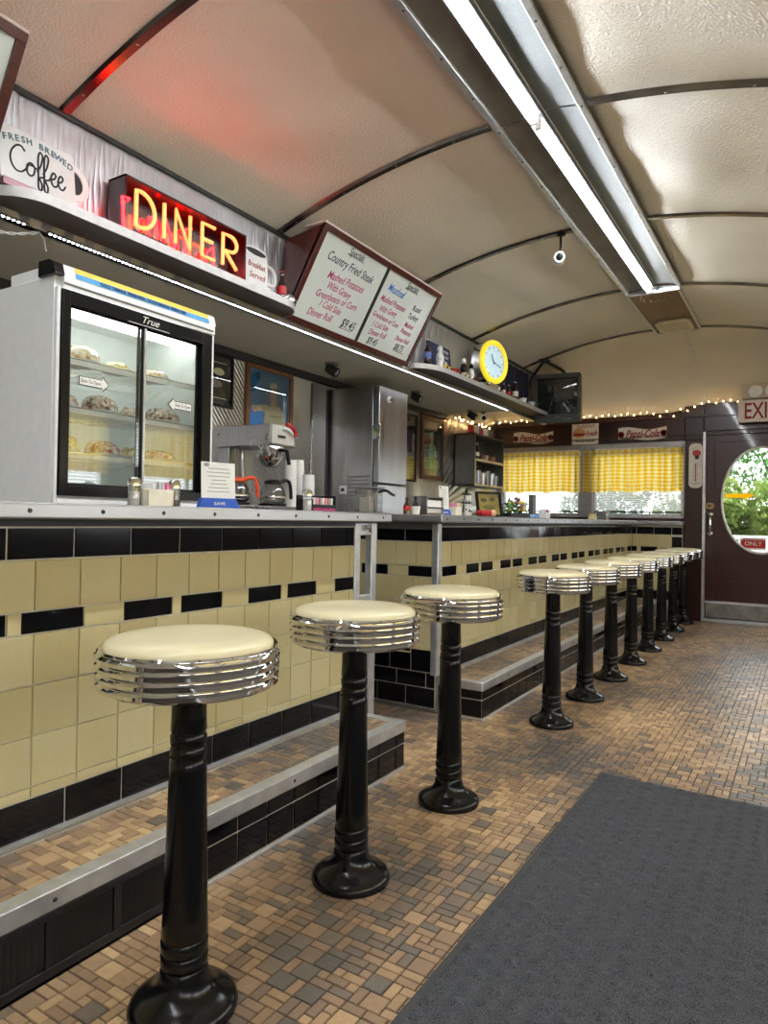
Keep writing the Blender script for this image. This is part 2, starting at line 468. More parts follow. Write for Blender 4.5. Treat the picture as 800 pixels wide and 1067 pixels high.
# steel surround of the end windows
sw = MB()
sw.box(XL, -3.29, YE-.01, YE+.10, 1.10, 1.955); sw.box(-2.315, -2.155, YE-.02, YE+.10, 1.10, 1.955)
sw.box(XL, -1.155, YE-.006, YE+.10, 1.90, 1.958); sw.box(-1.175, -1.157, YE-.01, YE+.10, 1.10, 1.955)
struct(sw.build('trim_9', P('window_steel', (.42,.42,.43), .4, .8, var=.12), bevel=.003))
def endwin(k, a, b):
    w = MB()
    w.box(a, a+.03, YE+.03, YE+.07, 1.12, 1.95).box(b-.03, b, YE+.03, YE+.07, 1.12, 1.95)
    w.box(a, b, YE+.03, YE+.07, 1.10, 1.15).box(a, b, YE+.03, YE+.07, 1.90, 1.95)
    fr = struct(w.build('window_%d' % k, M_alu, bevel=.003))
    MB().box(a+.03, b-.03, YE+.045, YE+.05, 1.15, 1.90).build('pane', M_wglass, fr)
    return fr
endwin(1, -3.29, -2.315); endwin(2, -2.155, -1.175)

# blinds behind the curtains
M_slat = P('white_blind_slat', (.88,.88,.87), .5, var=.02)
def translucent(m, w=.45, col=(.9,.9,.9)):
    nt = m.node_tree; n = nt.nodes; L = nt.links
    b = n['Principled BSDF']; o = n['Material Output']
    t = n.new('ShaderNodeBsdfTranslucent'); t.inputs['Color'].default_value = (*col, 1)
    mx = n.new('ShaderNodeMixShader'); mx.inputs['Fac'].default_value = w
    L.new(b.outputs[0], mx.inputs[1]); L.new(t.outputs[0], mx.inputs[2]); L.new(mx.outputs[0], o.inputs['Surface'])
    return t
translucent(M_slat, .55)
for nm, a, b, lab in (('l', -3.27, -2.33, 'white slatted blind behind the left yellow curtain'), ('r', -2.135, -1.19, 'white slatted blind behind the right yellow curtain')):
    t = thing('window_blind', lab, 'blind', ((a+b)/2, YE+.02, 1.15))
    s = MB(); z = 1.19
    while z < 1.90:
        s.obox(frame((0, YE+.012, z), (1,0,0), (0,.62,.55)), a, b, -.011, .011, -.0006, .0006); z += .0195
    s.build('slats', M_slat, t)
    MB().box(a, b, YE+.0, YE+.03, 1.155, 1.175).build('bottom_rail', M_gun, t)
    MB().box(a, b, YE+.0, YE+.035, 1.875, 1.90).build('head_rail', M_whitep, t)
    for q in (.2, .8): MB().cyl((a+(b-a)*q, YE-.002, 1.17), (a+(b-a)*q, YE-.002, 1.88), .002, 6).build('ladder_cord', M_whitep, t)

# gingham cafe curtains
def gingham():
    m = P('yellow_gingham', (.9,.7,.15), .8, var=0)
    nt = m.node_tree; n = nt.nodes; L = nt.links; b = n['Principled BSDF']
    uv = n.new('ShaderNodeAttribute'); uv.attribute_name = 'cloth'
    sp = n.new('ShaderNodeSeparateXYZ'); L.new(uv.outputs['Vector'], sp.inputs[0])
    def stripe(o, f):
        a = n.new('ShaderNodeMath'); a.operation = 'MULTIPLY'; a.inputs[1].default_value = f; L.new(o, a.inputs[0])
        c = n.new('ShaderNodeMath'); c.operation = 'FRACT'; L.new(a.outputs[0], c.inputs[0])
        d = n.new('ShaderNodeMath'); d.operation = 'GREATER_THAN'; d.inputs[1].default_value = .5; L.new(c.outputs[0], d.inputs[0])
        return d.outputs[0]
    s = n.new('ShaderNodeMath'); s.operation = 'ADD'; L.new(stripe(sp.outputs['X'], 11.), s.inputs[0]); L.new(stripe(sp.outputs['Y'], 24.), s.inputs[1])
    h = n.new('ShaderNodeMath'); h.operation = 'MULTIPLY'; h.inputs[1].default_value = .5; L.new(s.outputs[0], h.inputs[0])
    r = n.new('ShaderNodeValToRGB'); cr = r.color_ramp
    cr.elements[0].position = 0; cr.elements[0].color = (*s2l(250,240,190), 1)
    cr.elements[1].position = 1; cr.elements[1].color = (*s2l(238,186,30), 1)
    e = cr.elements.new(.5); e.color = (*s2l(246,216,100), 1)
    L.new(h.outputs[0], r.inputs['Fac']); L.new(r.outputs['Color'], b.inputs['Base Color'])
    t = translucent(m, .6); L.new(r.outputs['Color'], t.inputs['Color'])
    return m
M_ging = gingham()
def curtain(a, b, lab, ph):
    t = thing('cafe_curtain', lab, 'curtain', ((a+b)/2, YE-.05, 1.39))
    mb = MB(); nu, nv = 220, 30; zb, zt = 1.395, 1.88; W = b-a; uvs = []
    for j in range(nv+1):
        for i in range(nu+1):
            u = i/nu; v = j/nv
            fold = .016*math.sin(u*W*2*PI/.11+ph+1.3*math.sin(u*7+ph))+.007*math.sin(u*W*2*PI/.043+ph*2)
            amp = 1.15-.4*v
            if v > .86: fold = .010*math.sin(u*W*2*PI/.026+ph)+.005*math.sin(u*W*2*PI/.011); amp = 1
            zz = zb+(zt-zb)*v+.006*math.sin(u*18+ph)*(1-v)
            mb.v.append((a+W*u+.006*math.sin(u*40+ph)*(1-v), YE-.05+fold*amp, zz)); uvs.append((u*W*1.25, v*(zt-zb), 0))
    for j in range(nv):
        for i in range(nu):
            k = j*(nu+1)+i; mb.f.append([k, k+1, k+nu+2, k+nu+1]); mb.m.append(0); mb.t.append(0)
    o = mb.build('cloth', M_ging, t, sharp=3)
    at = o.data.attributes.new('cloth', 'FLOAT_VECTOR', 'POINT')
    at.data.foreach_set('vector', [q for p_ in uvs for q in p_])
    MB().cyl((a-.01, YE-.05, 1.835), (b+.01, YE-.05, 1.835), .005, 8).build('rod', M_alu, t)
curtain(-3.27, -2.30, 'yellow gingham cafe curtain on the left end window, beside the corner cabinet', .4)
curtain(-2.27, -1.165, 'yellow gingham cafe curtain on the right end window, beside the door post', 1.9)

# ---- door with oval light
OC, OA, OB = (-.42, 1.30), .365, .55
dr = MB(); n = 64; x0, x1, z0, z1 = -.945, .145, .035, 2.048
def rectpt(a):
    c, s = math.cos(a), math.sin(a); k = []
    if c > 1e-9: k.append((x1-OC[0])/c)
    if c < -1e-9: k.append((x0-OC[0])/c)
    if s > 1e-9: k.append((z1-OC[1])/s)
    if s < -1e-9: k.append((z0-OC[1])/s)
    q = min(k); return (OC[0]+c*q, OC[1]+s*q)
angs = sorted([2*PI*i/n for i in range(n)]+[math.atan2(z-OC[1], x-OC[0]) % (2*PI) for x in (x0, x1) for z in (z0, z1)])
N = len(angs); ov = [(OC[0]+OA*math.cos(a), OC[1]+OB*math.sin(a)) for a in angs]; rc = [rectpt(a) for a in angs]
DY0, DY1 = YE+.0, YE+.045
vs = [(x, DY0, z) for x, z in ov]+[(x, DY0, z) for x, z in rc]+[(x, DY1, z) for x, z in ov]+[(x, DY1, z) for x, z in rc]
fs = []
for i in range(N):
    j = (i+1) % N
    fs += [(i, N+i, N+j, j), (2*N+i, 2*N+j, 3*N+j, 3*N+i), (i, j, 2*N+j, 2*N+i), (N+i, 3*N+i, 3*N+j, N+j)]
dr.add(vs, fs)
# raised stiles and lower panels
dr.box(x0, x0+.085, YE-.012, YE, z0, z1).box(x1-.085, x1, YE-.012, YE, z0, z1).box(x0+.085, x1-.085, YE-.012, YE, 1.925, z1)
dr.box(x0+.085, x1-.085, YE-.010, YE, .655, .70).box(x0+.085, x1-.085, YE-.010, YE, .40, .445).box(x0+.085, x1-.085, YE-.008, YE, .19, .23)
door = struct(dr.build('door_1', M_brownw, bevel=.004))
rg = MB(); pts = [(OC[0]+(OA+.004)*math.cos(2*PI*i/64), YE-.004, OC[1]+(OB+.004)*math.sin(2*PI*i/64)) for i in range(64)]
rg.tube(pts, .012, 8, closed=True); rg.build('oval_trim', P('pale_oval_trim', (.75,.75,.72), .3), door)
gl = MB(); gl.prism(ellipse(OA, OB, 48, OC[0], OC[1]), frame((0, YE+.03, 0), (1,0,0), (0,0,1)), 0, .005); gl.build('pane', M_wglass, door)
MB().box(x0+.01, x1-.01, YE-.016, YE-.004, .045, .195).build('kick_plate', P('worn_kick_plate', (.30,.29,.27), .42, .9, var=.25, vscale=10), door, bevel=.003)
MB().box(x0+.005, x1-.005, YE-.020, YE-.006, .196, .222).build('kick_trim', M_alu, door, bevel=.003)
hd = MB(); hd.tube(crom([(-.895, YE-.02, 1.145), (-.895, YE-.055, 1.12), (-.895, YE-.062, 1.05), (-.895, YE-.055, .98), (-.895, YE-.02, .95)], 6), .011, 8)
hd.lathe([(.022,0),(.022,.008),(.012,.014)], M=frame((-.895, YE-.012, 1.15), (1,0,0), (0,0,1))).lathe([(.022,0),(.022,.008),(.012,.014)], M=frame((-.895, YE-.012, .945), (1,0,0), (0,0,1)))
hd.build('handle', M_chrome, door)
lk = MB(); lk.prism(ellipse(.048, .035, 20, -.905, 1.24), frame((0, YE-.012, 0), (1,0,0), (0,0,1)), 0, .018); lk.cyl((-.905, YE-.03, 1.24), (-.905, YE-.045, 1.24), .013, 12, 1)
lk.build('lock_plate', [P('brass_lock', s2l(160,140,100), .35, .8), M_dkmetal], door)
struct(MB().box(-.975, -.945, YE-.05, YE+.06, 0, 2.04).build('trim_10', M_alu, bevel=.004))
struct(MB().box(-.975, .17, YE-.06, YE+.06, 0, .034).build('trim_11', M_alu, bevel=.005))
# things on the door glass
st = thing('red_notice_sticker', 'red and white ONLY notice sticker at the bottom of the oval door glass', 'sticker', (-.49, YE+.02, .80))
MB().box(-.61, -.37, YE+.022, YE+.026, .785, .905).build('backing', M_paper, st)
MB().box(-.605, -.375, YE+.0195, YE+.022, .80, .885).build('band', M_red, st)
MB().box(-.585, -.395, YE+.0205, YE+.022, .890, .898).build('print_line', M_redink, st)
text('ONLY', .06, FY(-.49, YE+.019, .845), 'lettering', M_paper, st)
M_arrow = P('yellow_vinyl', s2l(240,190,20), .4); translucent(M_arrow, .8, s2l(250,200,20))
ar = thing('arrow_sticker', 'yellow arrow sticker across the middle of the oval door glass', 'sticker', (-.62, YE+.02, 1.33))
MB().prism([(-.13,-.02),(.05,-.02),(.05,-.04),(.14,0),(.05,.04),(.05,.02),(-.13,.02)], FY(-.625, YE+.027, 1.35), 0, .003).build('arrow', M_arrow, ar)

# ---- bulkhead and soffit on the left
bk = MB()
def pleat(u, v):
    y = YB+(7.75-YB)*u; z = SZ+.0+(vault(BX)+.02-SZ)*v
    s = y+.28*(z-2.4)*(-1)
    per = .095
    w = abs(math.sin(PI*s/per))
    return (BX-.013+.013*w**.42, y, z)
bk.grid(pleat, 3000, 6)
bk.box(BX-.05, BX-.014, YB, 7.75, SZ, 2.72)
struct(bk.build('wall_bulkhead', P('quilted_steel', (.60,.61,.65), .36, .92, var=.12, vscale=6, rvar=.1, bump=.05, bscale=120)))
struct(MB().box(BX+.001, BX+.012, YB, 7.75, 2.655, 2.675).build('trim_12', M_dkmetal))
struct(MB().box(XL, BX-.002, YB, 6.60, SZ, SZ+.04).build('ceiling_soffit', M_soffit, bevel=.004))
struct(MB().box(XL, XL+.05, YB, 6.60, SZ-.05, SZ).build('trim_13', M_dkmetal, bevel=.004))
# ================================================================== COUNTERS
CX = -1.70
def tile(mb, M, u0, u1, v0, v1, jit=.0015, g=.0015):
    th = .005; e = .0013
    u0 += g; u1 -= g; v0 += g; v1 -= g
    if u1-u0 < .006 or v1-v0 < .006: return
    a, b = random.uniform(-jit, jit), random.uniform(-jit, jit); mu, mv = (u0+u1)/2, (v0+v1)/2
    A = [(u0,v0),(u1,v0),(u1,v1),(u0,v1)]
    B = [(u0+e,v0+e),(u1-e,v0+e),(u1-e,v1-e),(u0+e,v1-e)]
    w = u1-u0; h = v1-v0
    vs = [M @ Vector((u, v, 0)) for u, v in A]+[M @ Vector((u, v, th+(u-mu)/max(w,.01)*a+(v-mv)/max(h,.01)*b)) for u, v in B]
    mb.add(vs, [(4,5,6,7),(0,1,5,4),(1,2,6,5),(2,3,7,6),(3,0,4,7)], 0, random.random())
def row(mb, M, u0, u1, v0, v1, w, off, g=None):
    g = g or (.0025 if mb.blk else .0015)
    k = math.floor((u0-off)/w)
    while off+k*w < u1-1e-4:
        a, b = max(u0, off+k*w), min(u1, off+(k+1)*w)
        tile(mb, M, a, b, v0, v1, g=g); k += 1
def tiled_face(cr, bl, M, u0, u1, low=.199, o=1.035, ob=.961, os=1.002, pair=True):
    if low < .25: row(bl, M, u0, u1, low, .302, .18, o+.1)
    else: pass
    row(cr, M, u0, u1, .302, .332, .13, o)
    for z in (.332, .462, .594): row(cr, M, u0, u1, z, z+.1315, .13, o)
    # broken black stripe
    pat = [('b', .177), ('c', .132), ('b', .177), ('c', .039)]
    x = os-.525*math.ceil((os-u0)/.525+1); i = 0
    while x < u1:
        k, w = pat[i % 4]; a, b = max(x, u0), min(x+w, u1)
        if b-a > .008: tile(bl if k == 'b' else cr, M, a, b, .727, .785)
        x += w; i += 1
    row(cr, M, u0, u1, .785, .918, .13, o)
    row(bl, M, u0, u1, .918, 1.003, .185, ob)

def steel_top(name, label, x0, x1, y0, y1, z0=1.024, z1=1.067, extra=None):
    t = thing(name, label, 'countertop', ((x0+x1)/2, (y0+y1)/2, z0))
    m = MB(); m.box(x0, x1, y0, y1, z0, z1)
    if extra: m.box(*extra, z0, z1)
    m.build('slab', M_steel, t, bevel=.006, seg=3)
    s = MB(); y = y0+.06
    while y < y1-.03:
        s.lathe([(.0065,0),(.006,.002),(.003,.0035),(0,.0035)], n=10, M=frame((x1-.0005, y, (z0+z1)/2), (0,1,0), (0,0,1))); y += .205
    s.build('edge_screws', M_dkmetal, t)
    return t

# ---- counter nearest the camera
c1 = thing('lunch_counter', 'near cream and black tiled lunch counter with the white cooler on it', 'counter', (CX, .7, 0))
MB().box(-2.46, CX-.004, YB+.02, 2.50, 0, 1.02).build('core', M_grout, c1)
cr, bl = MB(), MB(); bl.blk = True
tiled_face(cr, bl, FX(CX-.004, 0, 0), YB+.02, 2.50)
cr.build('cream_tiles', M_cream, c1, tint=True); bl.build('black_tiles', M_black, c1, tint=True)
MB().box(CX-.01, CX+.006, YB+.02, 2.50, 1.005, 1.023).build('top_trim', M_blackmat, c1)
MB().box(CX-.003, CX+.012, YB+.02, 2.50,   .198, .207).build('base_bead', M_alu, c1)
# steel end frame of that counter
ef = MB()
ef.box(CX-.03, CX+.004, 2.502, 2.545, .0, 1.02); ef.box(CX-.03, CX+.004, 2.635, 2.68, .0, 1.02)
ef.box(CX-.03, CX+.002, 2.545, 2.635, .965, 1.02); ef.box(CX-.03, CX+.002, 2.545, 2.635, .66, .695)
ef.build('end_frame', M_alu, c1, bevel=.003)
MB().box(-2.46, CX-.12, 2.502, 2.68, 0, 1.02).build('end_cabinet', M_dkmetal, c1)
MB().box(CX-.03, CX-.008, 2.545, 2.635, 0, .66).build('end_panel', M_steelv, c1)
MB().box(CX-.07, CX-.06, 2.58, 2.635, .71, .955).build('paper_sheet', P('pale_blue_paper', s2l(196,206,222), .7), c1)
lt = MB(); lt.box(CX+.002, CX+.012, 2.555, 2.60, .985, 1.012); lt.cyl((CX+.012, 2.588, .99), (CX+.02, 2.588, .99), .008, 10); lt.box(CX+.002, CX+.009, 2.605, 2.625, .975, 1.015)
lt.build('latch', M_chrome, c1, bevel=.001)
steel_top('steel_countertop', 'near steel countertop carrying the white cooler, ending at the aisle gap', -2.50, -1.62, YB+.02, 2.69)

# ---- far counter
c2 = thing('lunch_counter', 'far cream and black tiled lunch counter running from the aisle gap to the end wall', 'counter', (CX, 5.7, 0))
MB().box(-2.36, CX-.004, 3.304, 8.09, 0, 1.02).box(CX-.004, -1.165, 8.07, 8.09, 0, 1.02).build('core', M_grout, c2)
cr, bl = MB(), MB(); bl.blk = True
tiled_face(cr, bl, FX(CX-.004, 0, 0), 3.34, 8.07, low=.199, o=3.34, ob=3.44, os=3.40-.039)
Mr = FY(0, 3.304, 0)
tiled_face(cr, bl, Mr, -2.36, CX-.032, low=.9, o=-1.70, ob=-1.70-.02, os=-2.19)
row(bl, Mr, -2.36, CX-.004, .208, .302+.03, .135, -1.72)
row(bl, Mr, -2.36, CX-.004, .125, .208, .185, -1.76)
row(bl, Mr, -2.36, CX-.004, .02, .125, .185, -1.70)
Me = FY(0, 8.07, 0)
tiled_face(cr, bl, Me, CX, -1.275, low=.2, o=-1.275, ob=-1.275, os=-1.60)
row(bl, Me, -1.275, -1.165, .02, .90, .13, -1.275); row(bl, Me, -1.275, -1.165, .918, 1.003, .13, -1.275)
cr.build('cream_tiles', M_cream, c2, tint=True); bl.build('black_tiles', M_black, c2, tint=True)
MB().box(CX-.03, CX+.008, 3.292, 3.335,   .198, 1.02).build('corner_post', M_alu, c2, bevel=.004)
MB().box(-2.36, CX-.03, 3.29, 3.302, .985, 1.023).build('end_trim', M_gun, c2, bevel=.002)
MB().box(-2.36, CX, 3.286, 3.30, 0, .02).build('base_bead', M_gun, c2, bevel=.002)
MB().box(CX-.01, CX+.006, 3.34, 8.07, 1.005, 1.023).build('top_trim', M_blackmat, c2)
MB().box(CX-.003, CX+.012, 3.34, 8.07,   .198, .207).build('base_bead', M_alu, c2)
steel_top('steel_countertop', 'far steel countertop with condiments and flowers, reaching the end windows', -2.40, -1.62, 3.19, 8.10, extra=(-1.62, -1.15, 7.97, 8.10))

# ---- tiled foot steps
def foot_step(label, y0, y1, h, vents, cap0):
    t = thing('foot_step', label, 'step', (-1.56, (y0+y1)/2, 0))
    xf = -1.425; xb = CX+.0135
    MB().box(xb, xf-.006, y0+(.006 if cap0 else 0), y1-(0 if cap0 else .006), 0, h-.006).build('core', M_grout, t)
    top = MB(); mosaic(top, xb+.012, xf-.046, y0+(.046 if cap0 else 0), y1-(0 if cap0 else .046), h-.001)
    top.build('mosaic_top', M_floor, t, tint=True)
    ns = MB(); L = .046; nh = .042
    ya, yb = y0, y1
    ns.box(xf-L, xf+.003, ya, yb, h-.004, h+.003).box(xf-.002, xf+.003, ya, yb, h-nh, h+.001)
    ey = y0 if cap0 else y1
    s = 1 if cap0 else -1
    ns.box(xb, xf, ey-.002, ey+s*L, h-.004, h+.0025).box(xb, xf+.002, ey-s*.003, ey+s*.002, h-nh, h+.001)
    ns.build('steel_nosing', M_alu, t, bevel=.0025)
    sc = MB(); y = y0+.35
    while y < y1-.1: sc.lathe([(.006,0),(.004,.0025),(0,.0025)], n=10, M=frame((xf+.003, y, h-.02), (0,1,0), (0,0,1))); y += .42
    sc.build('nosing_screws', M_dkmetal, t)
    bl = MB(); bl.blk = True; M = FX(xf-.006, 0, 0); ys = vents[1] if vents else y0
    row(bl, M, ys, y1-.002, .012, .105, .13, y1-.075); row(bl, M, ys, y1-.002, .105, h-nh, .13, y1-.075)
    ME = frame((0, ey+(.006 if cap0 else -.006), 0), (1,0,0) if cap0 else (-1,0,0), (0,0,1))
    if cap0: row(bl, ME, xb, xf-.004, .012, .105, .13, xb); row(bl, ME, xb, xf-.004, .105, h-nh, .13, xb)
    else: row(bl, ME, -xf+.004, -xb, .012, .105, .13, -xb); row(bl, ME, -xf+.004, -xb, .105, h-nh, .13, -xb)
    bl.build('black_tiles', M_black, t, tint=True)
    MB().box(xf-.004, xf+.004, y0, y1, 0, .010).build('base_bead', M_alu, t, bevel=.002)
    if vents:
        v = MB(); a, b = vents; y = b
        v.box(xf-.012, xf-.004, a, b, .0, h-nh, 0)
        v.box(xf-.006, xf+.004, a, b, .0, .03, 0); v.box(xf-.006, xf+.004, a, b, h-nh-.018, h-nh, 0)
        pn = v.build('vent_surround', M_blackmat, t, bevel=.002)
        yy = b-.02
        while yy-.155 > a:
            g = MB(); g.box(xf-.006, xf+.004, yy-.175, yy-.155, .03, h-nh-.018)
            for q in range(10): g.obox(frame((xf-.002, yy-.008-q*.015, .03), (.5,1,0), (0,0,1)), -.0055, .0055, 0, h-nh-.048, -.001, .001)
            g.build('vent_grille', M_blackmat, t); yy -= .175
    return t
foot_step('near tiled foot step with a steel nosing and black vent grilles', YB+.02, 2.50, .197, (YB+.02, 1.28), False)
foot_step('far tiled foot step along the far counter, past the aisle gap', 3.30, 8.06, .197, None, True)

# ================================================================== STOOLS
def make_stool(label, loc):
    t = thing('bar_stool', label, 'stool', loc, 'chrome and cream counter stools')
    p = MB(); x, y, _ = loc
    prof = [(.112,0),(.1135,.010),(.110,.020),(.100,.028),(.084,.035),(.068,.045),(.057,.058),(.051,.075)]
    for z in (.092,.122,.152): prof += [(.0495,z-.006),(.0460,z),(.0485,z+.006)]
    prof += [(.0465,.20),(.0415,.40),(.039,.505)]
    for z in (.525,.553,.581): prof += [(.0385,z-.006),(.035,z),(.038,z+.006)]
    prof += [(.0365,.62),(.036,.690)]
    p.lathe(prof, (x, y, 0), 40); p.build('pedestal', M_blackp, t, sharp=.9)
    r = MB(); Z = .686; pr = [(.04,Z-.004),(.16,Z-.004),(.176,Z-.003)]
    for k in range(4):
        z = Z+k*.0193; q = .0011*k
        pr += [(.1815+q,z),(.1868+q,z+.004),(.1868+q,z+.0115),(.1815+q,z+.0155),(.1800+q,z+.0172)]
    pr += [(.186,Z+.0785),(.183,Z+.083),(.172,Z+.0825)]
    r.lathe(pr, (x, y, 0), 72, capb=False, capt=False); r.build('seat_ring', M_chrome, t, sharp=.5)
    c = MB(); Q = Z+.074; cp = [(.170,Q),(.1745,Q+.007),(.1745,Q+.013),(.167,Q+.020),(.150,Q+.0255),(.11,Q+.029),(.06,Q+.031),(0,Q+.0315)]
    c.lathe(cp, (x, y, 0), 64, capb=False); c.build('seat_cushion', M_vinyl, t, sharp=1.2)
    return t
SX = -1.115
ys = [1.028, 1.652, 2.296, 3.47, 4.09, 4.705, 5.325, 5.945, 6.565, 7.18, 7.795]
sl = ['nearest bar stool of all, standing before the vent grilles of the near foot step',
      'middle stool of the three at the near counter, before the bare tiled riser',
      'third bar stool from the camera, standing at the aisle gap between the counters',
      'first bar stool past the aisle gap, fourth from the camera',
      'second bar stool past the aisle gap, fifth from the camera',
      'third bar stool past the aisle gap, sixth from the camera',
      'fourth bar stool past the aisle gap, fifth back from the door end',
      'fourth bar stool from the brown door post end of the far counter',
      'third bar stool from the brown door post end of the far counter',
      'second bar stool from the brown door post, next to last in the row',
      'farthest bar stool, last in the row beside the brown door post']
st0 = make_stool(sl[0], (SX, ys[0], 0))
for y, l in list(zip(ys, sl))[1:]: dup(st0, (SX-(.006 if y == 2.296 else 0), y, 0), l)

# ================================================================== MAT
mt = thing('floor_mat', 'large charcoal ribbed floor mat with a dark rubber border in the aisle', 'mat', (.0, 1.2, 0))
mx0, mx1, my0, my1 = -.72, .62, -.6, 2.90
MB().box(mx0, mx1, my0, my1, .0008, .0065).build('rubber_border', P('dark_rubber', s2l(52,53,56), .5, bump=.1, bscale=200), mt, bevel=.003)
def mat_mat():
    m = P('charcoal_mat_pile', s2l(84,85,89), .95, var=0, spec=.2)
    nt = m.node_tree; n = nt.nodes; L = nt.links; b = n['Principled BSDF']
    tc = n.new('ShaderNodeTexCoord')
    t = n.new('ShaderNodeTexNoise'); t.inputs['Scale'].default_value = 420; t.inputs['Detail'].default_value = 4
    L.new(tc.outputs['Object'], t.inputs['Vector'])
    r = n.new('ShaderNodeValToRGB'); r.color_ramp.elements[0].position = .36; r.color_ramp.elements[1].position = .66
    r.color_ramp.elements[0].color = (*s2l(35,36,40), 1); r.color_ramp.elements[1].color = (*s2l(104,106,112), 1)
    L.new(t.outputs['Fac'], r.inputs['Fac']); L.new(r.outputs['Color'], b.inputs['Base Color'])
    bp = n.new('ShaderNodeBump'); bp.inputs['Strength'].default_value = .7; bp.inputs['Distance'].default_value = .006
    L.new(t.outputs['Fac'], bp.inputs['Height']); L.new(bp.outputs['Normal'], b.inputs['Normal'])
    return m
pile = MB()
def pl(u, v):
    x = mx0+.022+(mx1-mx0-.044)*u; y = my0+.022+(my1-my0-.044)*v
    c = .055; a = math.floor(x/c); q = (x/c-a-.5); w = (y/c+(.5 if a % 2 else 0)); w = w-math.floor(w)-.5
    return (x, y, .0072+.006*(.5+.5*math.cos(2*PI*q))*(.5+.5*math.cos(2*PI*w))*1.6+.001*NZ.noise(Vector((x*4, y*4, 0))))
pile.grid(pl, 186, 500)
pile.build('pile', mat_mat(), mt, sharp=3)
# ================================================================== BULKHEAD SHELVES
def shelf(label, y0, y1, x1, r):
    t = thing('wall_shelf', label, 'shelf', (BX, (y0+y1)/2, 2.19))
    d = x1-BX; poly = [(y0, 0)]
    poly += [(y0+r*(1-math.cos(PI/2*i/8)), d*math.sin(PI/2*i/8)) for i in range(1, 9)]
    poly += [(y1-r*(1-math.cos(PI/2*i/8)), d*math.sin(PI/2*i/8)) for i in range(8, 0, -1)]+[(y1, 0)]
    M = Matrix(((0,1,0,BX+.013),(1,0,0,0),(0,0,1,0),(0,0,0,1)))     # u->y, v->x
    poly_r = list(reversed(poly))
    MB().prism(poly_r, M, 2.192, 2.216).build('board', M_shelfw, t)
    e = MB(); n = len(poly)
    vs = [M @ Vector((u, v, z)) for z in (2.186, 2.224) for u, v in poly]+[M @ Vector((u+(.004 if u > (y0+y1)/2 else -.004)*0, v+.005, z)) for z in (2.186, 2.224) for u, v in poly]
    fs = []
    for i in range(n-1):
        fs += [(2*n+i, 2*n+i+1, 3*n+i+1, 3*n+i), (n+i, 3*n+i, 3*n+i+1, n+i+1), (i, i+1, 2*n+i+1, 2*n+i), (i, n+i, n+i+1, i+1)]
    e.add(vs, fs); e.build('edge_band', P('pale_edge_band', (.52,.51,.50), .45, .4, var=.1), t)
    return t
shelf('near curved shelf holding the glowing DINER sign', 1.33, 3.03, -2.425, .17)
shelf('far curved shelf holding the round yellow clock', 4.50, 7.68, -2.425, .32)

def led(label, a, b):
    t = thing('led_strip', label, 'light', (BX+.01, (a+b)/2, 2.16))
    MB().box(BX-.002, BX+.016, a, b, 2.158, 2.165).build('strip_base', M_gun, t)
    m = MB(); y = a+.008
    while y < b-.01: m.box(BX+.004, BX+.010, y, y+.008, 2.155, 2.158); y += .020
    m.build('diodes', M_led, t)
led('short strip of white diodes under the bulkhead at the far left', YB+.05, 1.52)
led('long strip of white diodes running under both shelves and the menu board', 1.60, 6.52)
cd = thing('white_cord', 'twisted white cord hanging loose under the near shelf', 'cord', (-2.62, 1.5, 2.15))
w1, w2 = [], []
for i in range(25):
    q = i/24; y = 1.57-.26*q; x = -2.605-.09*q; z = 2.152-.035*math.sin(PI*q)
    w1.append((x+.004*math.cos(q*22), y, z+.004*math.sin(q*22))); w2.append((x-.004*math.cos(q*22), y, z-.004*math.sin(q*22)))
MB().tube(w1, .0028, 6).tube(w2, .0028, 6).build('twisted_pair', M_whitep, cd)
MB().tube([(-2.603, 1.572, 2.152), (-2.60, 1.59, 2.13), (-2.60, 1.60, 2.085)], .0028, 6).build('loose_end', M_whitep, cd)

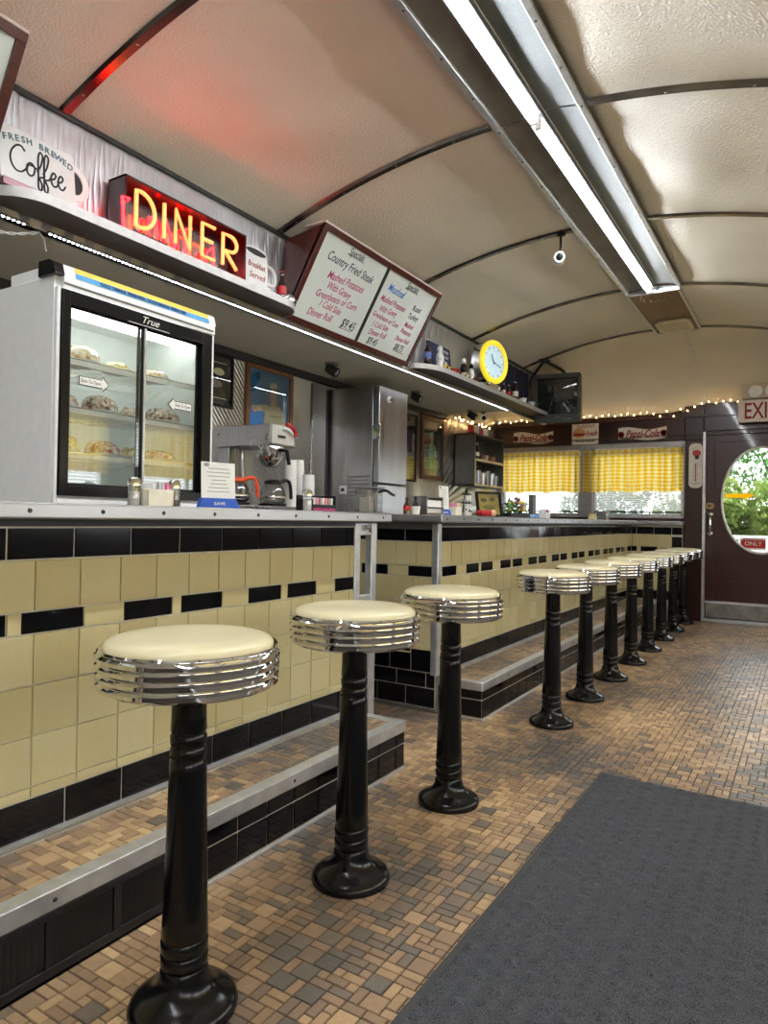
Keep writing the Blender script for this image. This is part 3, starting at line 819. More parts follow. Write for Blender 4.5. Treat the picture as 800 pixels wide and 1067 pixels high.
# ================================================================== MENU BOARDS
BV = (.285, 0, .495)
def menu_board(label, y0, y1, pages):
    t = thing('menu_board', label, 'menu board', (BX+.012, (y0+y1)/2, 2.19))
    L = y1-y0; H = math.hypot(BV[0], BV[2])
    M = frame((BX+.018, y0, 2.19), (0,1,0), BV); fw = .034
    f = MB(); f.obox(M, 0, L, 0, fw, -.02, .012).obox(M, 0, L, H-fw, H, -.02, .012).obox(M, 0, fw, fw, H-fw, -.02, .012).obox(M, L-fw, L, fw, H-fw, -.02, .012)
    for y in (y0, y1-.016):
        f.add([(BX+.013, y, 2.19), (BX+.018, y, 2.19), (BX+.018+BV[0], y, 2.19+BV[2]), (BX+.013, y, 2.645),
               (BX+.013, y+.016, 2.19), (BX+.018, y+.016, 2.19), (BX+.018+BV[0], y+.016, 2.19+BV[2]), (BX+.013, y+.016, 2.645)],
              [(0,1,2,3),(7,6,5,4),(0,4,5,1),(1,5,6,2),(2,6,7,3),(3,7,4,0)])
    f.build('wooden_case', M_mahog, t, bevel=.003)
    MB().box(BX+.16, BX+.018+BV[0]+.004, y0-.004, y1+.004, 2.686, 2.698).build('top_ledge', P('pale_ledge_'+str(len(bpy.data.materials)), s2l(214,196,190), .5), t, bevel=.002)
    n = len(pages); iw = (L-2*fw-(n-1)*.026)/n
    for k, lines in enumerate(pages):
        u0 = fw+k*(iw+.026)
        b = MB().obox(M, u0, u0+iw, fw, H-fw, -.006, 0).build('writing_panel', M_board, t)
        v = MB().obox(M, u0+.0, u0+iw, H-fw-.03, H-fw, .0003, .0012)
        for s, size, mat, uu, vv in lines:
            text(s, size, M @ Matrix.Translation((u0+iw*uu, fw+(H-2*fw)*vv, .0006)) @ Matrix.Rotation(random.uniform(-.03,.05), 4, 'Z'), 'handwriting', mat, b, depth=.0003, shear=.25, sx=.78, bold=.0004)
        for (uu, vv, wd, mm) in ((.5, .895, .22, M_ink), (.78, .075, .17, M_ink)):
            MB().obox(M @ Matrix.Translation((u0+iw*uu, fw+(H-2*fw)*vv, 0)), -wd*iw/2*1.2, wd*iw/2*1.2, -.002, .002, .0004, .0012).build('underline', mm, b)
    for k in range(n-1):
        u0 = fw+iw+k*(iw+.026)
        MB().obox(M, u0, u0+.026, fw, H-fw, -.01, .006).build('divider', M_dkmetal, t)
pg1 = [('Specials', .062, M_ink, .5, .94), ('Country Fried Steak', .075, M_navy, .5, .775), ('Mashed Potatoes', .068, M_pinkink, .52, .60), ('With Gravy', .064, M_pinkink, .47, .475),
       ('Greenbeans or Corn', .062, M_pinkink, .5, .36), ('1 Cold Side', .06, M_pinkink, .45, .25), ('Dinner Roll', .064, M_pinkink, .36, .12), ('$9.45', .085, M_ink, .80, .14)]
pg2 = [('Specials', .062, M_ink, .5, .94), ('Meatloaf', .075, M_blueink, .26, .80), ('Mashed Potatoes', .058, M_pinkink, .30, .64), ('With Gravy', .056, M_pinkink, .27, .52),
       ('Greenbeans or Corn', .05, M_pinkink, .30, .41), ('1 Cold Side', .054, M_pinkink, .26, .30), ('Dinner Roll', .056, M_pinkink, .27, .19), ('$9.45', .07, M_ink, .24, .07),
       ('Roast', .06, M_navy, .74, .72), ('Turkey', .06, M_navy, .74, .60), ('Mashed', .05, M_pinkink, .74, .47), ('Potatoes', .05, M_pinkink, .74, .37), ('Dinner Roll', .05, M_pinkink, .74, .25), ('$8.75', .07, M_ink, .74, .13)]
menu_board('tilted dark red wooden menu board with two handwritten panels, right of the DINER sign', 3.04, 4.45, [pg1, pg2])
pgx = [('Specials', .062, M_ink, .5, .94), ('Soup and Salad', .07, M_navy, .45, .7)]
menu_board('corner of a dark red wooden menu board cut off at the top left', -.10, 1.33, [pgx, [('Pies', .062, M_ink, .5, .94)]])

# ================================================================== NEAR SHELF THINGS
ZS = 2.225
# coffee mug sign
t = thing('coffee_sign', 'white mug-shaped FRESH BREWED Coffee sign at the left end of the shelf', 'sign', (-2.5, 1.52, ZS))
M = frame((-2.50, 1.36, ZS+.035), (0,1,0), (-.12,0,1))
MB().prism(rrect(.30, .215, .012, 3, .15, .1075), M, -.008, 0).build('sign_face', P('white_tin', (.80,.82,.84), .3, var=.03), t)
hn = MB(); outer = [(.295+.07*math.sin(PI*i/16), .03+.075*(1-math.cos(PI*i/16))) for i in range(17)]
inner = [(.295+.042*math.sin(PI*i/16), .055+.05*(1-math.cos(PI*i/16))) for i in range(17)]
for i in range(16):
    q = [outer[i], outer[i+1], inner[i+1], inner[i]]
    hn.prism(q, M, -.008, 0)
hn.build('mug_handle', M_white, t)
MB().prism(inner, M, -.0085, -.006).build('handle_dark_print', M_ink, t)  # dark print filling the handle opening
for i, ch in enumerate('FRESH BREWED'):
    q = i/11-.5
    text(ch, .034, M @ Matrix.Translation((.15+q*.262, .186-.10*q*q, .0005)) @ Matrix.Rotation(-.42*q, 4, 'Z'), 'lettering', M_slate, t, bold=.0006)
def script(strokes, M, r, name, mat, parent):
    mb = MB()
    for s in strokes: mb.tube([M @ Vector((p[0], p[1], .001)) for p in crom([(a, b, 0) for a, b in s], 6)], r, 6)
    return mb.build(name, mat, parent)
def sc_(pts, s, ox, oy): return [(ox+a*s, oy+b*s) for a, b in pts]
Cc = [(1.0,1.55),(.78,1.8),(.45,1.7),(.12,1.2),(.05,.6),(.3,.12),(.7,.1),(1.05,.45)]
oo = [(1.05,.45),(1.15,.8),(1.4,.95),(1.6,.7),(1.5,.25),(1.25,.1),(1.08,.35),(1.2,.75),(1.5,.8),(1.8,.7)]
ff = lambda x: [(x,.55),(x+.28,1.1),(x+.42,1.75),(x+.25,1.95),(x+.12,1.5),(x+.08,.4),(x+.05,-.45),(x+.22,-.6),(x+.3,-.2),(x+.15,.2),(x+.4,.35),(x+.52,.55)]
ee = lambda x: [(x,.45),(x+.3,.6),(x+.42,.85),(x+.25,.98),(x+.08,.6),(x+.15,.15),(x+.4,.1),(x+.58,.4)]
script([sc_(q, .060, .035, .045) for q in (Cc, oo, ff(1.75), ff(2.15), ee(2.62), ee(3.12))], M, .0036, 'script_lettering', M_ink, t)
rk = MB()
for x in (-2.475, -2.545): rk.box(x-.006, x+.006, 1.352, 1.70, ZS, ZS+.028)
rk.box(-2.545, -2.475, 1.352, 1.70, ZS, ZS+.008)
rk.build('base_rack', P('mauve_rail', s2l(150,110,118), .35, .3), t, bevel=.002)

# neon DINER sign
t = thing('neon_sign', 'glowing orange and red neon DINER sign in a dark box', 'sign', (-2.52, 2.22, ZS))
y0, y1, zb, zt = 1.865, 2.60, ZS, 2.485
b = MB(); b.box(-2.585, -2.578, y0, y1, zb, zt).box(-2.578, -2.47, y0, y1, zt-.012, zt).box(-2.578, -2.47, y0, y0+.008, zb+.03, zt).box(-2.578, -2.47, y1-.008, y1, zb, zt).box(-2.578, -2.47, y0, y1, zb, zb+.012)
b.build('box', P('oxblood_box', s2l(50,14,16), .25, .3, coat=.3), t, bevel=.002)
MB().box(-2.577, -2.572, y0+.03, y1-.03, zb+.07, zt-.05).build('mirror_back', P('mirror_back', (.35,.32,.34), .15, 1.), t)
Mn = FX(-2.455, 0, 0); lh = .155; z0 = zb+.05
def seg(pts, r=.0085, m=M_neon, nm='letter_tube'):
    mb = MB(); mb.tube([Mn @ Vector((u, v, 0)) for u, v in pts], r, 8); mb.build(nm, m, t)
def arc(cx, cz, rx, rz, a0, a1, n=14): return [(cx+rx*math.cos(a0+(a1-a0)*i/n), cz+rz*math.sin(a0+(a1-a0)*i/n)) for i in range(n+1)]
u = 1.91
seg([(u,z0),(u,z0+lh)]+arc(u+.02, z0+lh/2, .078, lh/2, PI/2, -PI/2)+[(u+.004,z0)])
u = 2.06; seg([(u,z0),(u,z0+lh)])
u = 2.125; seg([(u,z0),(u,z0+lh),(u+.085,z0),(u+.085,z0+lh)])
u = 2.285; seg([(u+.08,z0+lh),(u,z0+lh),(u,z0),(u+.08,z0)]); seg([(u,z0+lh*.52),(u+.065,z0+lh*.52)])
u = 2.42; seg([(u,z0),(u,z0+lh)]+arc(u+.05, z0+lh*.75, .045, lh*.25, PI/2, -PI/2)+[(u+.01,z0+lh*.5),(u+.095,z0)])
def red(pts): 
    mb = MB(); mb.tube([Vector((x, y, z)) for x, y, z in pts], .0055, 8); mb.build('red_tube', M_neonr, t)
xr = -2.545
red([(-2.46,1.855,zb+.0),(-2.46,1.845,zb+.15),(-2.47,1.885,zb+.16),(xr,1.90,zb+.155),(xr,1.895,zb+.05),(xr,1.99,zb+.03)])
red([(xr,1.93,zb+.03),(xr,2.05,zb+.03),(xr,2.05,zb+.16),(xr,2.09,zb+.17),(xr,2.10,zb+.04),(xr,2.17,zb+.03)])
red([(xr,2.14,zb+.19),(xr,2.20,zb+.06),(xr,2.26,zb+.05),(xr,2.26,zb+.18),(xr,2.30,zb+.20)])
red([(xr,2.30,zb+.03),(xr,2.38,zb+.03),(xr,2.40,zb+.12),(xr,2.44,zb+.16),(xr,2.45,zb+.03),(xr,2.52,zb+.03)])
tr = MB(); tr.box(-2.57, -2.50, 1.93, 2.12, zb+.02, zb+.055); tr.build('transformer', M_blackmat, t, bevel=.003)

# breakfast mug sign
t = thing('breakfast_sign', 'white mug-shaped Breakfast Served sign right of the DINER sign', 'sign', (-2.48, 2.71, ZS))
M = frame((-2.475, 2.61, ZS+.012), (0,1,0), (-.08,0,1))
MB().prism([(0,.0),(.165,.0),(.172,.20),(.14,.222),(.085,.228),(.03,.222),(-.005,.20)], M, -.01, 0).build('sign_face', M_white, t)
MB().prism(ellipse(.075, .017, 24, .085, .198), M, .0002, .001).build('mug_mouth_print', M_ink, t)
hn = MB(); hn.tube([M @ Vector((a, b_, -.005)) for a, b_ in crom([(.165,.15),(.215,.145),(.235,.10),(.215,.055),(.165,.05)], 6)], .010, 8); hn.build('mug_handle', M_white, t)
text('Breakfast', .044, M @ Matrix.Translation((.083, .125, .0005)), 'lettering', M_redink, t, shear=.3, sx=.8)
text('Served', .048, M @ Matrix.Translation((.083, .068, .0005)), 'lettering', M_redink, t, shear=.3, sx=.9)
MB().box(-2.50, -2.455, 2.605, 2.80, ZS, ZS+.012).build('base', M_redink, t)
text('OPEN', .018, FX(-2.4545, 2.70, ZS+.006), 'lettering', M_whitep, t) if False else None
# soda bottles 
def bottle(name, label, x, y, z, h, mat, lab=None, cap=None, cat='bottle', group=None, rr=.16):
    t = thing(name, label, cat, (x, y, z), group); r = h*rr
    MB().lathe([(r*.85,0),(r,.01*h),(r,.22*h),(r*.93,.3*h),(r,.42*h),(r*.95,.52*h),(r*.5,.70*h),(r*.38,.80*h),(r*.38,.93*h),(r*.42,.95*h),(r*.42,.97*h)], (x,y,z), 16).build('glass_body', mat, t, sharp=1.2)
    if lab: MB().lathe([(r*1.02,.24*h),(r*.97,.3*h),(r*1.02,.42*h),(r*.97,.5*h)], (x,y,z), 16, capb=False, capt=False).build('paper_label', lab, t)
    MB().lathe([(r*.46,.955*h),(r*.46,.99*h),(r*.3,1.0*h)], (x,y,z), 14).build('cap', cap or M_red, t)
    return t
M_labr = P('red_white_label', s2l(200,40,44), .4, var=.6, vscale=60)
M_labw = P('white_label', s2l(220,216,205), .5, var=.15, vscale=80)
bottle('soda_bottle', 'dark soda bottle with a red label beside the white mug sign on the near shelf', -2.49, 2.905, ZS, .175, M_cola, M_labr)
cr_ = thing('toy_car', 'small chrome and white toy car beside the dark soda bottle on the near shelf', 'toy', (-2.46, 2.93, ZS))

def toy_car(t, x, y, z, body, s=1., rot=0.):
    m = MB(); R = Matrix.Translation((x, y, z)) @ Matrix.Rotation(rot, 4, 'Z') @ Matrix.Scale(s, 4)
    m.prism([(-.05,.010),(.05,.010),(.052,.022),(.03,.026),(.016,.040),(-.018,.040),(-.034,.026),(-.052,.022)], R @ FX(-.018, 0, 0), 0, .036)
    m.build('body', body, t, bevel=.002)
    for dy in (-.03, .03):
        for dx in (-.016, .02):
            c = R @ Vector((dx, dy, .010)); e = R @ Vector((dx+.005, dy, .010)); MB().cyl(c, e, .010*s, 12).build('wheel', M_blackpl, t)
    g = MB(); g.prism([(-.026,.027),(.022,.027),(.013,.037),(-.016,.037)], R @ FX(.0185, 0, 0), 0, .001); g.build('side_window', M_ink, t)
toy_car(cr_, -2.455, 2.925, ZS, P('chrome_white_paint', (.7,.7,.7), .2, .3))

# ================================================================== FAR SHELF THINGS
bottle('beer_bottle', 'tall dark bottle with a blue label at the left end of the far shelf', -2.50, 4.63, ZS, .20, M_cola, P('blue_label', s2l(90,110,170), .5, var=.3, vscale=60), M_whitep)
t = thing('message_board', 'dark blue board with white lines of writing behind the white figurine on the far shelf', 'sign', (-2.53, 4.93, ZS))
M = frame((-2.54, 4.78, ZS), (0,1,0), (-.1,0,1))
MB().prism([(0,0),(.36,0),(.36,.235),(0,.235)], M, -.01, 0).build('board', P('navy_board', s2l(40,50,90), .5), t)
for i, s in enumerate(('GOOD FOOD', 'SERVED HOT', 'ALL DAY', 'COME ON IN')): text(s, .035, M @ Matrix.Translation((.235, .195-.045*i, .0004)), 'lettering', M_paper, t, sx=.8)
def figurine(label, x, y, z, h, m1, m2, name='figurine'):
    t = thing(name, label, 'figurine', (x, y, z))
    MB().lathe([(.16*h,0),(.17*h,.04*h),(.13*h,.10*h),(.15*h,.35*h),(.17*h,.5*h),(.12*h,.66*h),(.06*h,.72*h)], (x,y,z), 16).build('torso', m1, t, sharp=1.2)
    MB().ball((x,y,z+.84*h), .12*h, 12, 0, (1,1,1.2)).build('head', m2, t)
    for s in (-1, 1): MB().tube([(x+.03*h,y+s*.16*h,z+.6*h),(x+.06*h,y+s*.2*h,z+.45*h),(x+.13*h,y+s*.1*h,z+.38*h)], .035*h, 8).build('arm', m1, t)
    return t
figurine('white figurine in front of the blue message board on the far shelf', -2.48, 4.80, ZS, .19, M_white, M_white)
figurine('left one of two black and white figurines left of the round clock', -2.49, 5.26, ZS, .19, M_blackpl, M_white)
figurine('right one of two black and white figurines left of the round clock', -2.47, 5.37, ZS, .16, M_white, M_blackpl)
for lab, y, c in (('yellow toy car in front of the white figurine on the far shelf', 4.86, s2l(230,200,90)), ('red toy car below the blue message board on the far shelf', 5.03, s2l(200,30,30)),
                  ('cream toy car between the red toy car and the round clock', 5.20, s2l(225,215,170)), ('dark red toy car right under the left edge of the round clock', 5.40, s2l(110,30,34))):
    t = thing('toy_car', lab, 'toy', (-2.45, y, ZS), 'toy cars along the far shelf'); toy_car(t, -2.45, y, ZS, P('car_paint', c, .3), 1.15)
# round yellow clock
t = thing('round_clock', 'round clock with a glowing yellow ring and pale blue face', 'clock', (-2.47, 5.66, ZS))
a = math.radians(14); nrm = Vector((math.cos(a), -math.sin(a), 0)); uu = Vector((math.sin(a), math.cos(a), 0))
M = frame((-2.40, 5.66, ZS+.222), uu, (0,0,1)); R0 = .198
RM = M
def ring(r0, r1, d0, d1, mat, nm, n=56):
    MB().lathe([(r0,d0),(r1,d0),(r1,d1),(r0,d1),(r0,d0)], M=RM, n=n, capb=False, capt=False).build(nm, mat, t, sharp=.6)
MB().lathe([(.17,-.10),(R0*.96,-.09),(R0*.96,0)], M=RM, n=48).build('drum_case', M_chrome, t, sharp=.6)
tt = MB(); tt.tube([RM @ Vector(((R0-.028)*math.cos(2*PI*i/56), (R0-.028)*math.sin(2*PI*i/56), .018)) for i in range(56)], .024, 10, closed=True); tt.build('yellow_ring', M_clockn, t)
MB().lathe([(0,.012),(.145,.012),(.145,.0),(0,0)], M=RM, n=48, capb=False, capt=False).build('dial', M_clockf, t)
ring(.143, .153, .0, .022, M_whitep, 'inner_rim')
hnd = MB(); hnd.obox(RM @ Matrix.Rotation(.5, 4, 'Z'), -.004, .004, -.02, .075, .014, .017).obox(RM @ Matrix.Rotation(-1.9, 4, 'Z'), -.003, .003, -.02, .11, .017, .019); hnd.build('hands', M_ink, t)
for i in range(12): MB().obox(RM @ Matrix.Rotation(i*PI/6, 4, 'Z'), -.003, .003, .118, .136, .0125, .0145).build('hour_mark', M_ink, t)
MB().box(-2.53, -2.38, 5.56, 5.76, ZS, ZS+.035).build('stand', M_chrome, t, bevel=.004)
# more bottles past the clock
M_amber = P('amber_glass', s2l(60,30,12), .08, coat=.5)
for lab, y, h, mt_, lb in (('first dark bottle with a white label right of the round clock', 5.98, .13, M_cola, M_labw), ('second dark bottle with a white label right of the round clock', 6.12, .12, M_amber, M_labw),
                       ('third dark bottle with a red label right of the round clock', 6.25, .13, M_cola, M_labr), ('tallest dark bottle with a white label near the hanging television', 6.42, .19, M_cola, M_labw)):
    bottle('soda_bottle', lab, -2.475, y, ZS, h, mt_, lb, M_whitep, group='bottles at the right end of the far shelf')
def cupthing(name, label, cat, x, y, z, r0, r1, h, mat, group=None, handle=False, inner=True):
    t = thing(name, label, cat, (x,y,z), group)
    MB().lathe([(r0,0),(r1,h),(r1*.9,h),(r0*.88,.006),(0,.006)], (x,y,z), 20, capt=False).build('cup_body', mat, t, sharp=.8)
    if handle: MB().tube(crom([(x,y+r1*.9,z+h*.8),(x,y+r1*1.7,z+h*.7),(x,y+r1*1.7,z+h*.35),(x,y+r0*.9,z+h*.25)],5), .005, 8).build('handle', mat, t)
    return t
cupthing('mug', 'white mug on the far shelf, left of the television', 'mug', -2.46, 6.60, ZS, .03, .038, .055, M_white, handle=True)
cupthing('mug', 'pale blue mug on the far shelf, closest to the television', 'mug', -2.46, 6.85, ZS, .03, .038, .055, P('pale_blue_glaze', s2l(190,205,215), .3), handle=True)
t = thing('navy_banner', 'dark navy cloth banner hung on the bulkhead behind the bottles', 'banner', (-2.57, 6.7, 2.26))
bn = MB(); bn.grid(lambda u, v: (-2.572+.006*math.sin(u*40), 5.95+1.1*u, 2.26+.36*v), 80, 4); bn.build('cloth', P('navy_cloth', s2l(22,24,52), .8), t)

# ================================================================== TELEVISION
t = thing('television', 'old dark grey tube television hung from the ceiling at the far end', 'television', (-2.30, 7.35, 2.12))
M = frame((-2.30, 7.18, 2.36), (math.cos(.16), math.sin(.16), 0), (.0, -.16, 1)) 
W, H = .245, .262
M_tvc = P('tv_plastic', s2l(58,60,58), .45)
f = MB(); f.obox(M, -W, W, H-.05, H, -.06, .0).obox(M, -W, -W+.035, -H+.10, H-.05, -.06, 0).obox(M, W-.035, W, -H+.10, H-.05, -.06, 0).obox(M, -W, W, -H, -H+.10, -.06, 0)
f.build('bezel', M_tvc, t, bevel=.006)
bb = MB()
A = [(-W+.01,-H+.01),(W-.01,-H+.01),(W-.01,H-.01),(-W+.01,H-.01)]; B = [(-W*.55,-H*.6),(W*.55,-H*.6),(W*.55,H*.6),(-W*.55,H*.6)]
bb.add([M @ Vector((u, v, -.06)) for u, v in A]+[M @ Vector((u, v, -.22)) for u, v in A]+[M @ Vector((u, v, -.42)) for u, v in B],
       [(0,1,2,3),(0,4,5,1),(1,5,6,2),(2,6,7,3),(3,7,4,0),(4,8,9,5),(5,9,10,6),(6,10,11,7),(7,11,8,4),(11,10,9,8)])
bb.build('tube_housing', M_tvc, t, bevel=.008)
sc = MB(); sw_, sh = W-.035, (2*H-.15)/2; cv = (H-.05-H+.10-H+H)/2+.025-.0
def scp(u, v):
    a, b = (u-.5)*2, (v-.5)*2
    return M @ Vector((a*sw_, b*sh+.025, -.012-.030*(a*a+b*b)*.6))
sc.grid(scp, 16, 16); sc.build('screen', P('dark_tube_glass', (.015,.018,.016), .06, coat=.5, var=0), t, sharp=3)
bt = MB()
for q in (.06, .085, .11, .135): bt.obox(M, q, q+.015, -H+.035, -H+.05, 0, .004)
bt.obox(M, -.03, .03, -H+.06, -H+.068, 0, .002)
bt.build('buttons', M_gun, t)
br = thing('television_bracket', 'black steel bracket hanging the television from the ceiling rib', 'bracket', (-2.36, 7.0, 2.72))
zt = zceil(-2.38, 6.97)-.016
MB().tube([(-2.38,6.99,zt),(-2.56,7.10,2.58),(-2.57,7.12,2.5)], .016, 8).build('left_arm', M_blackmat, br)
MB().tube([(-2.38,6.99,zt),(-2.25,7.12,2.66),(-2.24,7.24,2.645)], .018, 8).build('right_arm', M_blackmat, br)
MB().box(-2.43, -2.33, 6.93, 7.05, zt, zt+.012).build('ceiling_plate', M_blackmat, br)
# ================================================================== DISPLAY COOLER
ZC = 1.067
fx, fy0, fy1, fz0, fz1 = -2.02, 1.285, 1.955, ZC, 1.80
t = thing('display_cooler', 'white countertop display cooler with two black-framed sliding glass doors', 'cooler', (-2.24, 1.62, ZC)); FR = t
b = MB(); xb = -2.47; wt = .03
b.box(xb, fx-.02, fy0, fy0+wt, fz0, fz1).box(xb, fx-.02, fy1-wt, fy1, fz0, fz1).box(xb, xb+wt, fy0+wt, fy1-wt, fz0, fz1).box(xb+wt, fx-.02, fy0+wt, fy1-wt, fz0, fz0+.045).box(xb+wt, fx-.02, fy0+wt, fy1-wt, fz1-.035, fz1)
b.box(fx-.02, fx, fy0, fy0+.012, fz0, fz1-.04).box(fx-.02, fx, fy1-.014, fy1, fz0, fz1-.04).box(fx-.02, fx, fy0+.012, fy1-.014, fz0, fz0+.022)
b.build('cabinet', M_white, t, bevel=.004)
# rounded header with the printed banner
hd = MB(); prof = [(fx-.30,fz1),(fx-.30,fz1+.045),(fx-.09,fz1+.045),(fx-.032,fz1+.044),(fx-.010,fz1+.033),(fx+.002,fz1-.005),(fx+.002,fz1-.04),(fx-.03,fz1-.04)]
Mh = Matrix(((1,0,0,0),(0,0,-1,0),(0,1,0,0),(0,0,0,1)))     # u->x, v->z, n->-y
hd.prism(prof, Mh, -fy1, -(fy0+.02)); hd.build('header', M_white, t, sharp=.9)
cp = MB(); cp.prism([(u+.001*(u > fx-.2), v+.0015) for u, v in prof[2:6]]+[(fx-.09,fz1-.003)], Mh, -(fy0+.021), -(fy0-.012)); cp.build('black_corner_cap', M_blackpl, t, sharp=.9)
cp = MB(); cp.prism([(u+.001, v+.0015) for u, v in prof[2:6]]+[(fx-.09,fz1-.003)], Mh, -(fy1+.004), -(fy1-.01)); cp.build('end_cap', M_white, t, sharp=.9)
def strip(q0, q1, mat, nm, a=fy0+.06, e=fy1-.03):
    (xa, za), (xc, zc) = q0, q1
    o_ = .0022; m = MB()
    d = Vector((zc-za, 0, -(xc-xa))); d = d.normalized()*-1
    if d.x < 0: d = -d
    m.add([(xa+d.x*o_,a,za+d.z*o_),(xa+d.x*o_,e,za+d.z*o_),(xc+d.x*o_,e,zc+d.z*o_),(xc+d.x*o_,a,zc+d.z*o_)], [(0,1,2,3)]); m.build(nm, mat, t)
strip((fx-.0105,fz1+.0345), (fx-.0048,fz1+.0165), M_yellow, 'yellow_banner'); strip((fx-.0048,fz1+.0165), (fx+.001,fz1-.002), M_sky, 'blue_banner')
Mb = frame((fx+.0015, (fy0+fy1)/2, fz1+.0075), (0,1,0), (-.012,0,.038))
text('COLD DRINKS  FRESH PIES  COLD DRINKS  FRESH PIES', .017, Mb, 'banner_lettering', M_navy, t, sx=.9)
MB().box(fx-.001, fx+.004, fy0+.02, fy1-.01, fz1-.03, fz1-.024).build('header_groove', M_gun, t)
# door frame
fr = MB(); g0, g1 = fz0+.03, fz1-.045
def fb(y0, y1, z0, z1, x1=fx+.006): fr.box(fx-.02, x1, y0, y1, z0, z1)
fb(fy0+.014, fy0+.042, g0, g1); fb(fy1-.062, fy1-.016, g0, g1); fb(fy0+.042, fy1-.062, g1-.045, g1); fb(fy0+.042, fy1-.062, g0, g0+.032)
fr.build('door_frame', M_blackpl, t, bevel=.002)
ym = (fy0+fy1)/2-.005
for nm, a, e, xo, lab in (('sliding_door', fy0+.042, ym+.012, -.004, None), ('sliding_door', ym-.012, fy1-.062, -.014, None)):
    d = MB(); z0, z1 = g0+.032, g1-.045; fw = .016
    d.box(fx+xo-.008, fx+xo, a, a+fw*.6, z0, z1).box(fx+xo-.008, fx+xo, e-fw, e, z0, z1).box(fx+xo-.008, fx+xo, a, e, z0, z0+fw*.6).box(fx+xo-.008, fx+xo, a, e, z1-fw*.4, z1)
    dd = d.build(nm, M_blackpl, t, bevel=.0015)
    MB().box(fx+xo-.006, fx+xo-.003, a+.008, e-.014, z0+.008, z1-.006).build('glass', M_glass, dd)
MB().box(fx-.004, fx+.002, ym+.004, ym+.012, g0+.04, g1-.05).build('door_pull', M_alu, t)
text('True', .036, FX(fx+.0065, ym+.02, g1-.024), 'maker_lettering', M_whitep, t, shear=.4, sx=1.1)
MB().box(fx+.0062, fx+.007, ym-.07, ym+.11, g1-.044, g1-.042).build('maker_underline', M_whitep, t)
for s, yy, zz in ((1, 1.42, 1.475), (-1, 1.80, 1.455)):
    Ma = FX(fx-.0025 if s > 0 else fx-.0125, yy, zz)
    po = [(-.055,-.015),(.035,-.015),(.035,-.026),(.06,0),(.035,.026),(.035,.015),(-.055,.015)]
    po = [(s*u, v) for u, v in po]
    if s < 0: po = po[::-1]
    MB().prism(po, Ma, 0, .0008).build('arrow_decal', M_ink, t)
    po2 = [(u*.94, v*.84) for u, v in po]
    MB().prism(po2, Ma, .0008, .0014).build('arrow_decal_face', M_paper, t)
    text('Slide To Open', .016, Ma @ Matrix.Translation((-.010*s, 0, .0014)), 'arrow_lettering', M_ink, t, depth=.0002, sx=.8)
# inside
il = MB(); il.box(xb+wt, fx-.03, fy0+wt, fy0+wt+.004, fz0+.045, fz1-.035).box(xb+wt, fx-.03, fy1-wt-.004, fy1-wt, fz0+.045, fz1-.035).box(xb+wt, xb+wt+.004, fy0+wt, fy1-wt, fz0+.045, fz1-.035)
il.build('inner_liner', P('inner_liner', (.66,.70,.67), .5, var=.04), t)
MB().box(fx-.15, fx-.11, fy0+.045, fy1-.065, fz1-.085, fz1-.045).build('cooler_lamp', M_cooler, t)
fg = MB(); Mg = Matrix.Translation((-2.26, 1.49, fz1-.042))
for r in (.02, .036, .052, .066): fg.tube([Mg @ Vector((r*math.cos(2*PI*i/24), r*math.sin(2*PI*i/24), 0)) for i in range(24)], .0022, 5, closed=True)
for q in range(4): fg.obox(Mg @ Matrix.Rotation(q*PI/4, 4, 'Z'), -.066, .066, -.0025, .0025, -.002, .002)
fg.build('fan_guard', M_dkmetal, t)
th = MB(); th.cyl((-2.30,1.335,1.66),(-2.28,1.36,1.655),.018,14); th.cyl((-2.28,1.36,1.655),(-2.26,1.37,1.70),.006,8); th.build('thermostat_knob', M_dkmetal, t)
SH = [1.555, 1.395, 1.245]
for z in SH:
    s = MB()
    for i in range(16): 
        x = xb+wt+.012+i*.0245
        s.cyl((x, fy0+wt+.004, z-.004), (x, fy1-wt-.004, z-.004), .0018, 5)
    s.cyl((fx-.085, fy0+wt+.004, z-.009), (fx-.085, fy1-wt-.004, z-.009), .003, 6)
    s.build('wire_shelf', M_chrome, t)
    MB().box(fx-.062, fx-.058, fy0+wt+.005, fy1-wt-.005, z-.020, z-.001).build('price_rail', M_whitep, t)
def food_mat(nm, a, b_, c):
    m = P(nm, a, .25, coat=.6, var=0); nt = m.node_tree; n = nt.nodes; L = nt.links
    tc = n.new('ShaderNodeTexCoord'); tx = n.new('ShaderNodeTexNoise'); tx.inputs['Scale'].default_value = 60; tx.inputs['Detail'].default_value = 4
    L.new(tc.outputs['Object'], tx.inputs['Vector'])
    r = n.new('ShaderNodeValToRGB'); r.color_ramp.elements[0].position = .38; r.color_ramp.elements[1].position = .62
    r.color_ramp.elements[0].color = (*a, 1); r.color_ramp.elements[1].color = (*b_, 1)
    e = r.color_ramp.elements.new(.5); e.color = (*c, 1)
    L.new(tx.outputs['Fac'], r.inputs['Fac']); L.new(r.outputs['Color'], n['Principled BSDF'].inputs['Base Color'])
    return m
FM = [food_mat('meringue_pie', s2l(180,140,90), s2l(240,235,220), s2l(225,205,170)), food_mat('berry_pie', s2l(140,50,50), s2l(236,226,214), s2l(200,160,140)),
      food_mat('chocolate_pie', s2l(80,46,30), s2l(238,230,218), s2l(190,160,130)), food_mat('lemon_pie', s2l(200,170,80), s2l(236,232,214), s2l(214,206,150))]
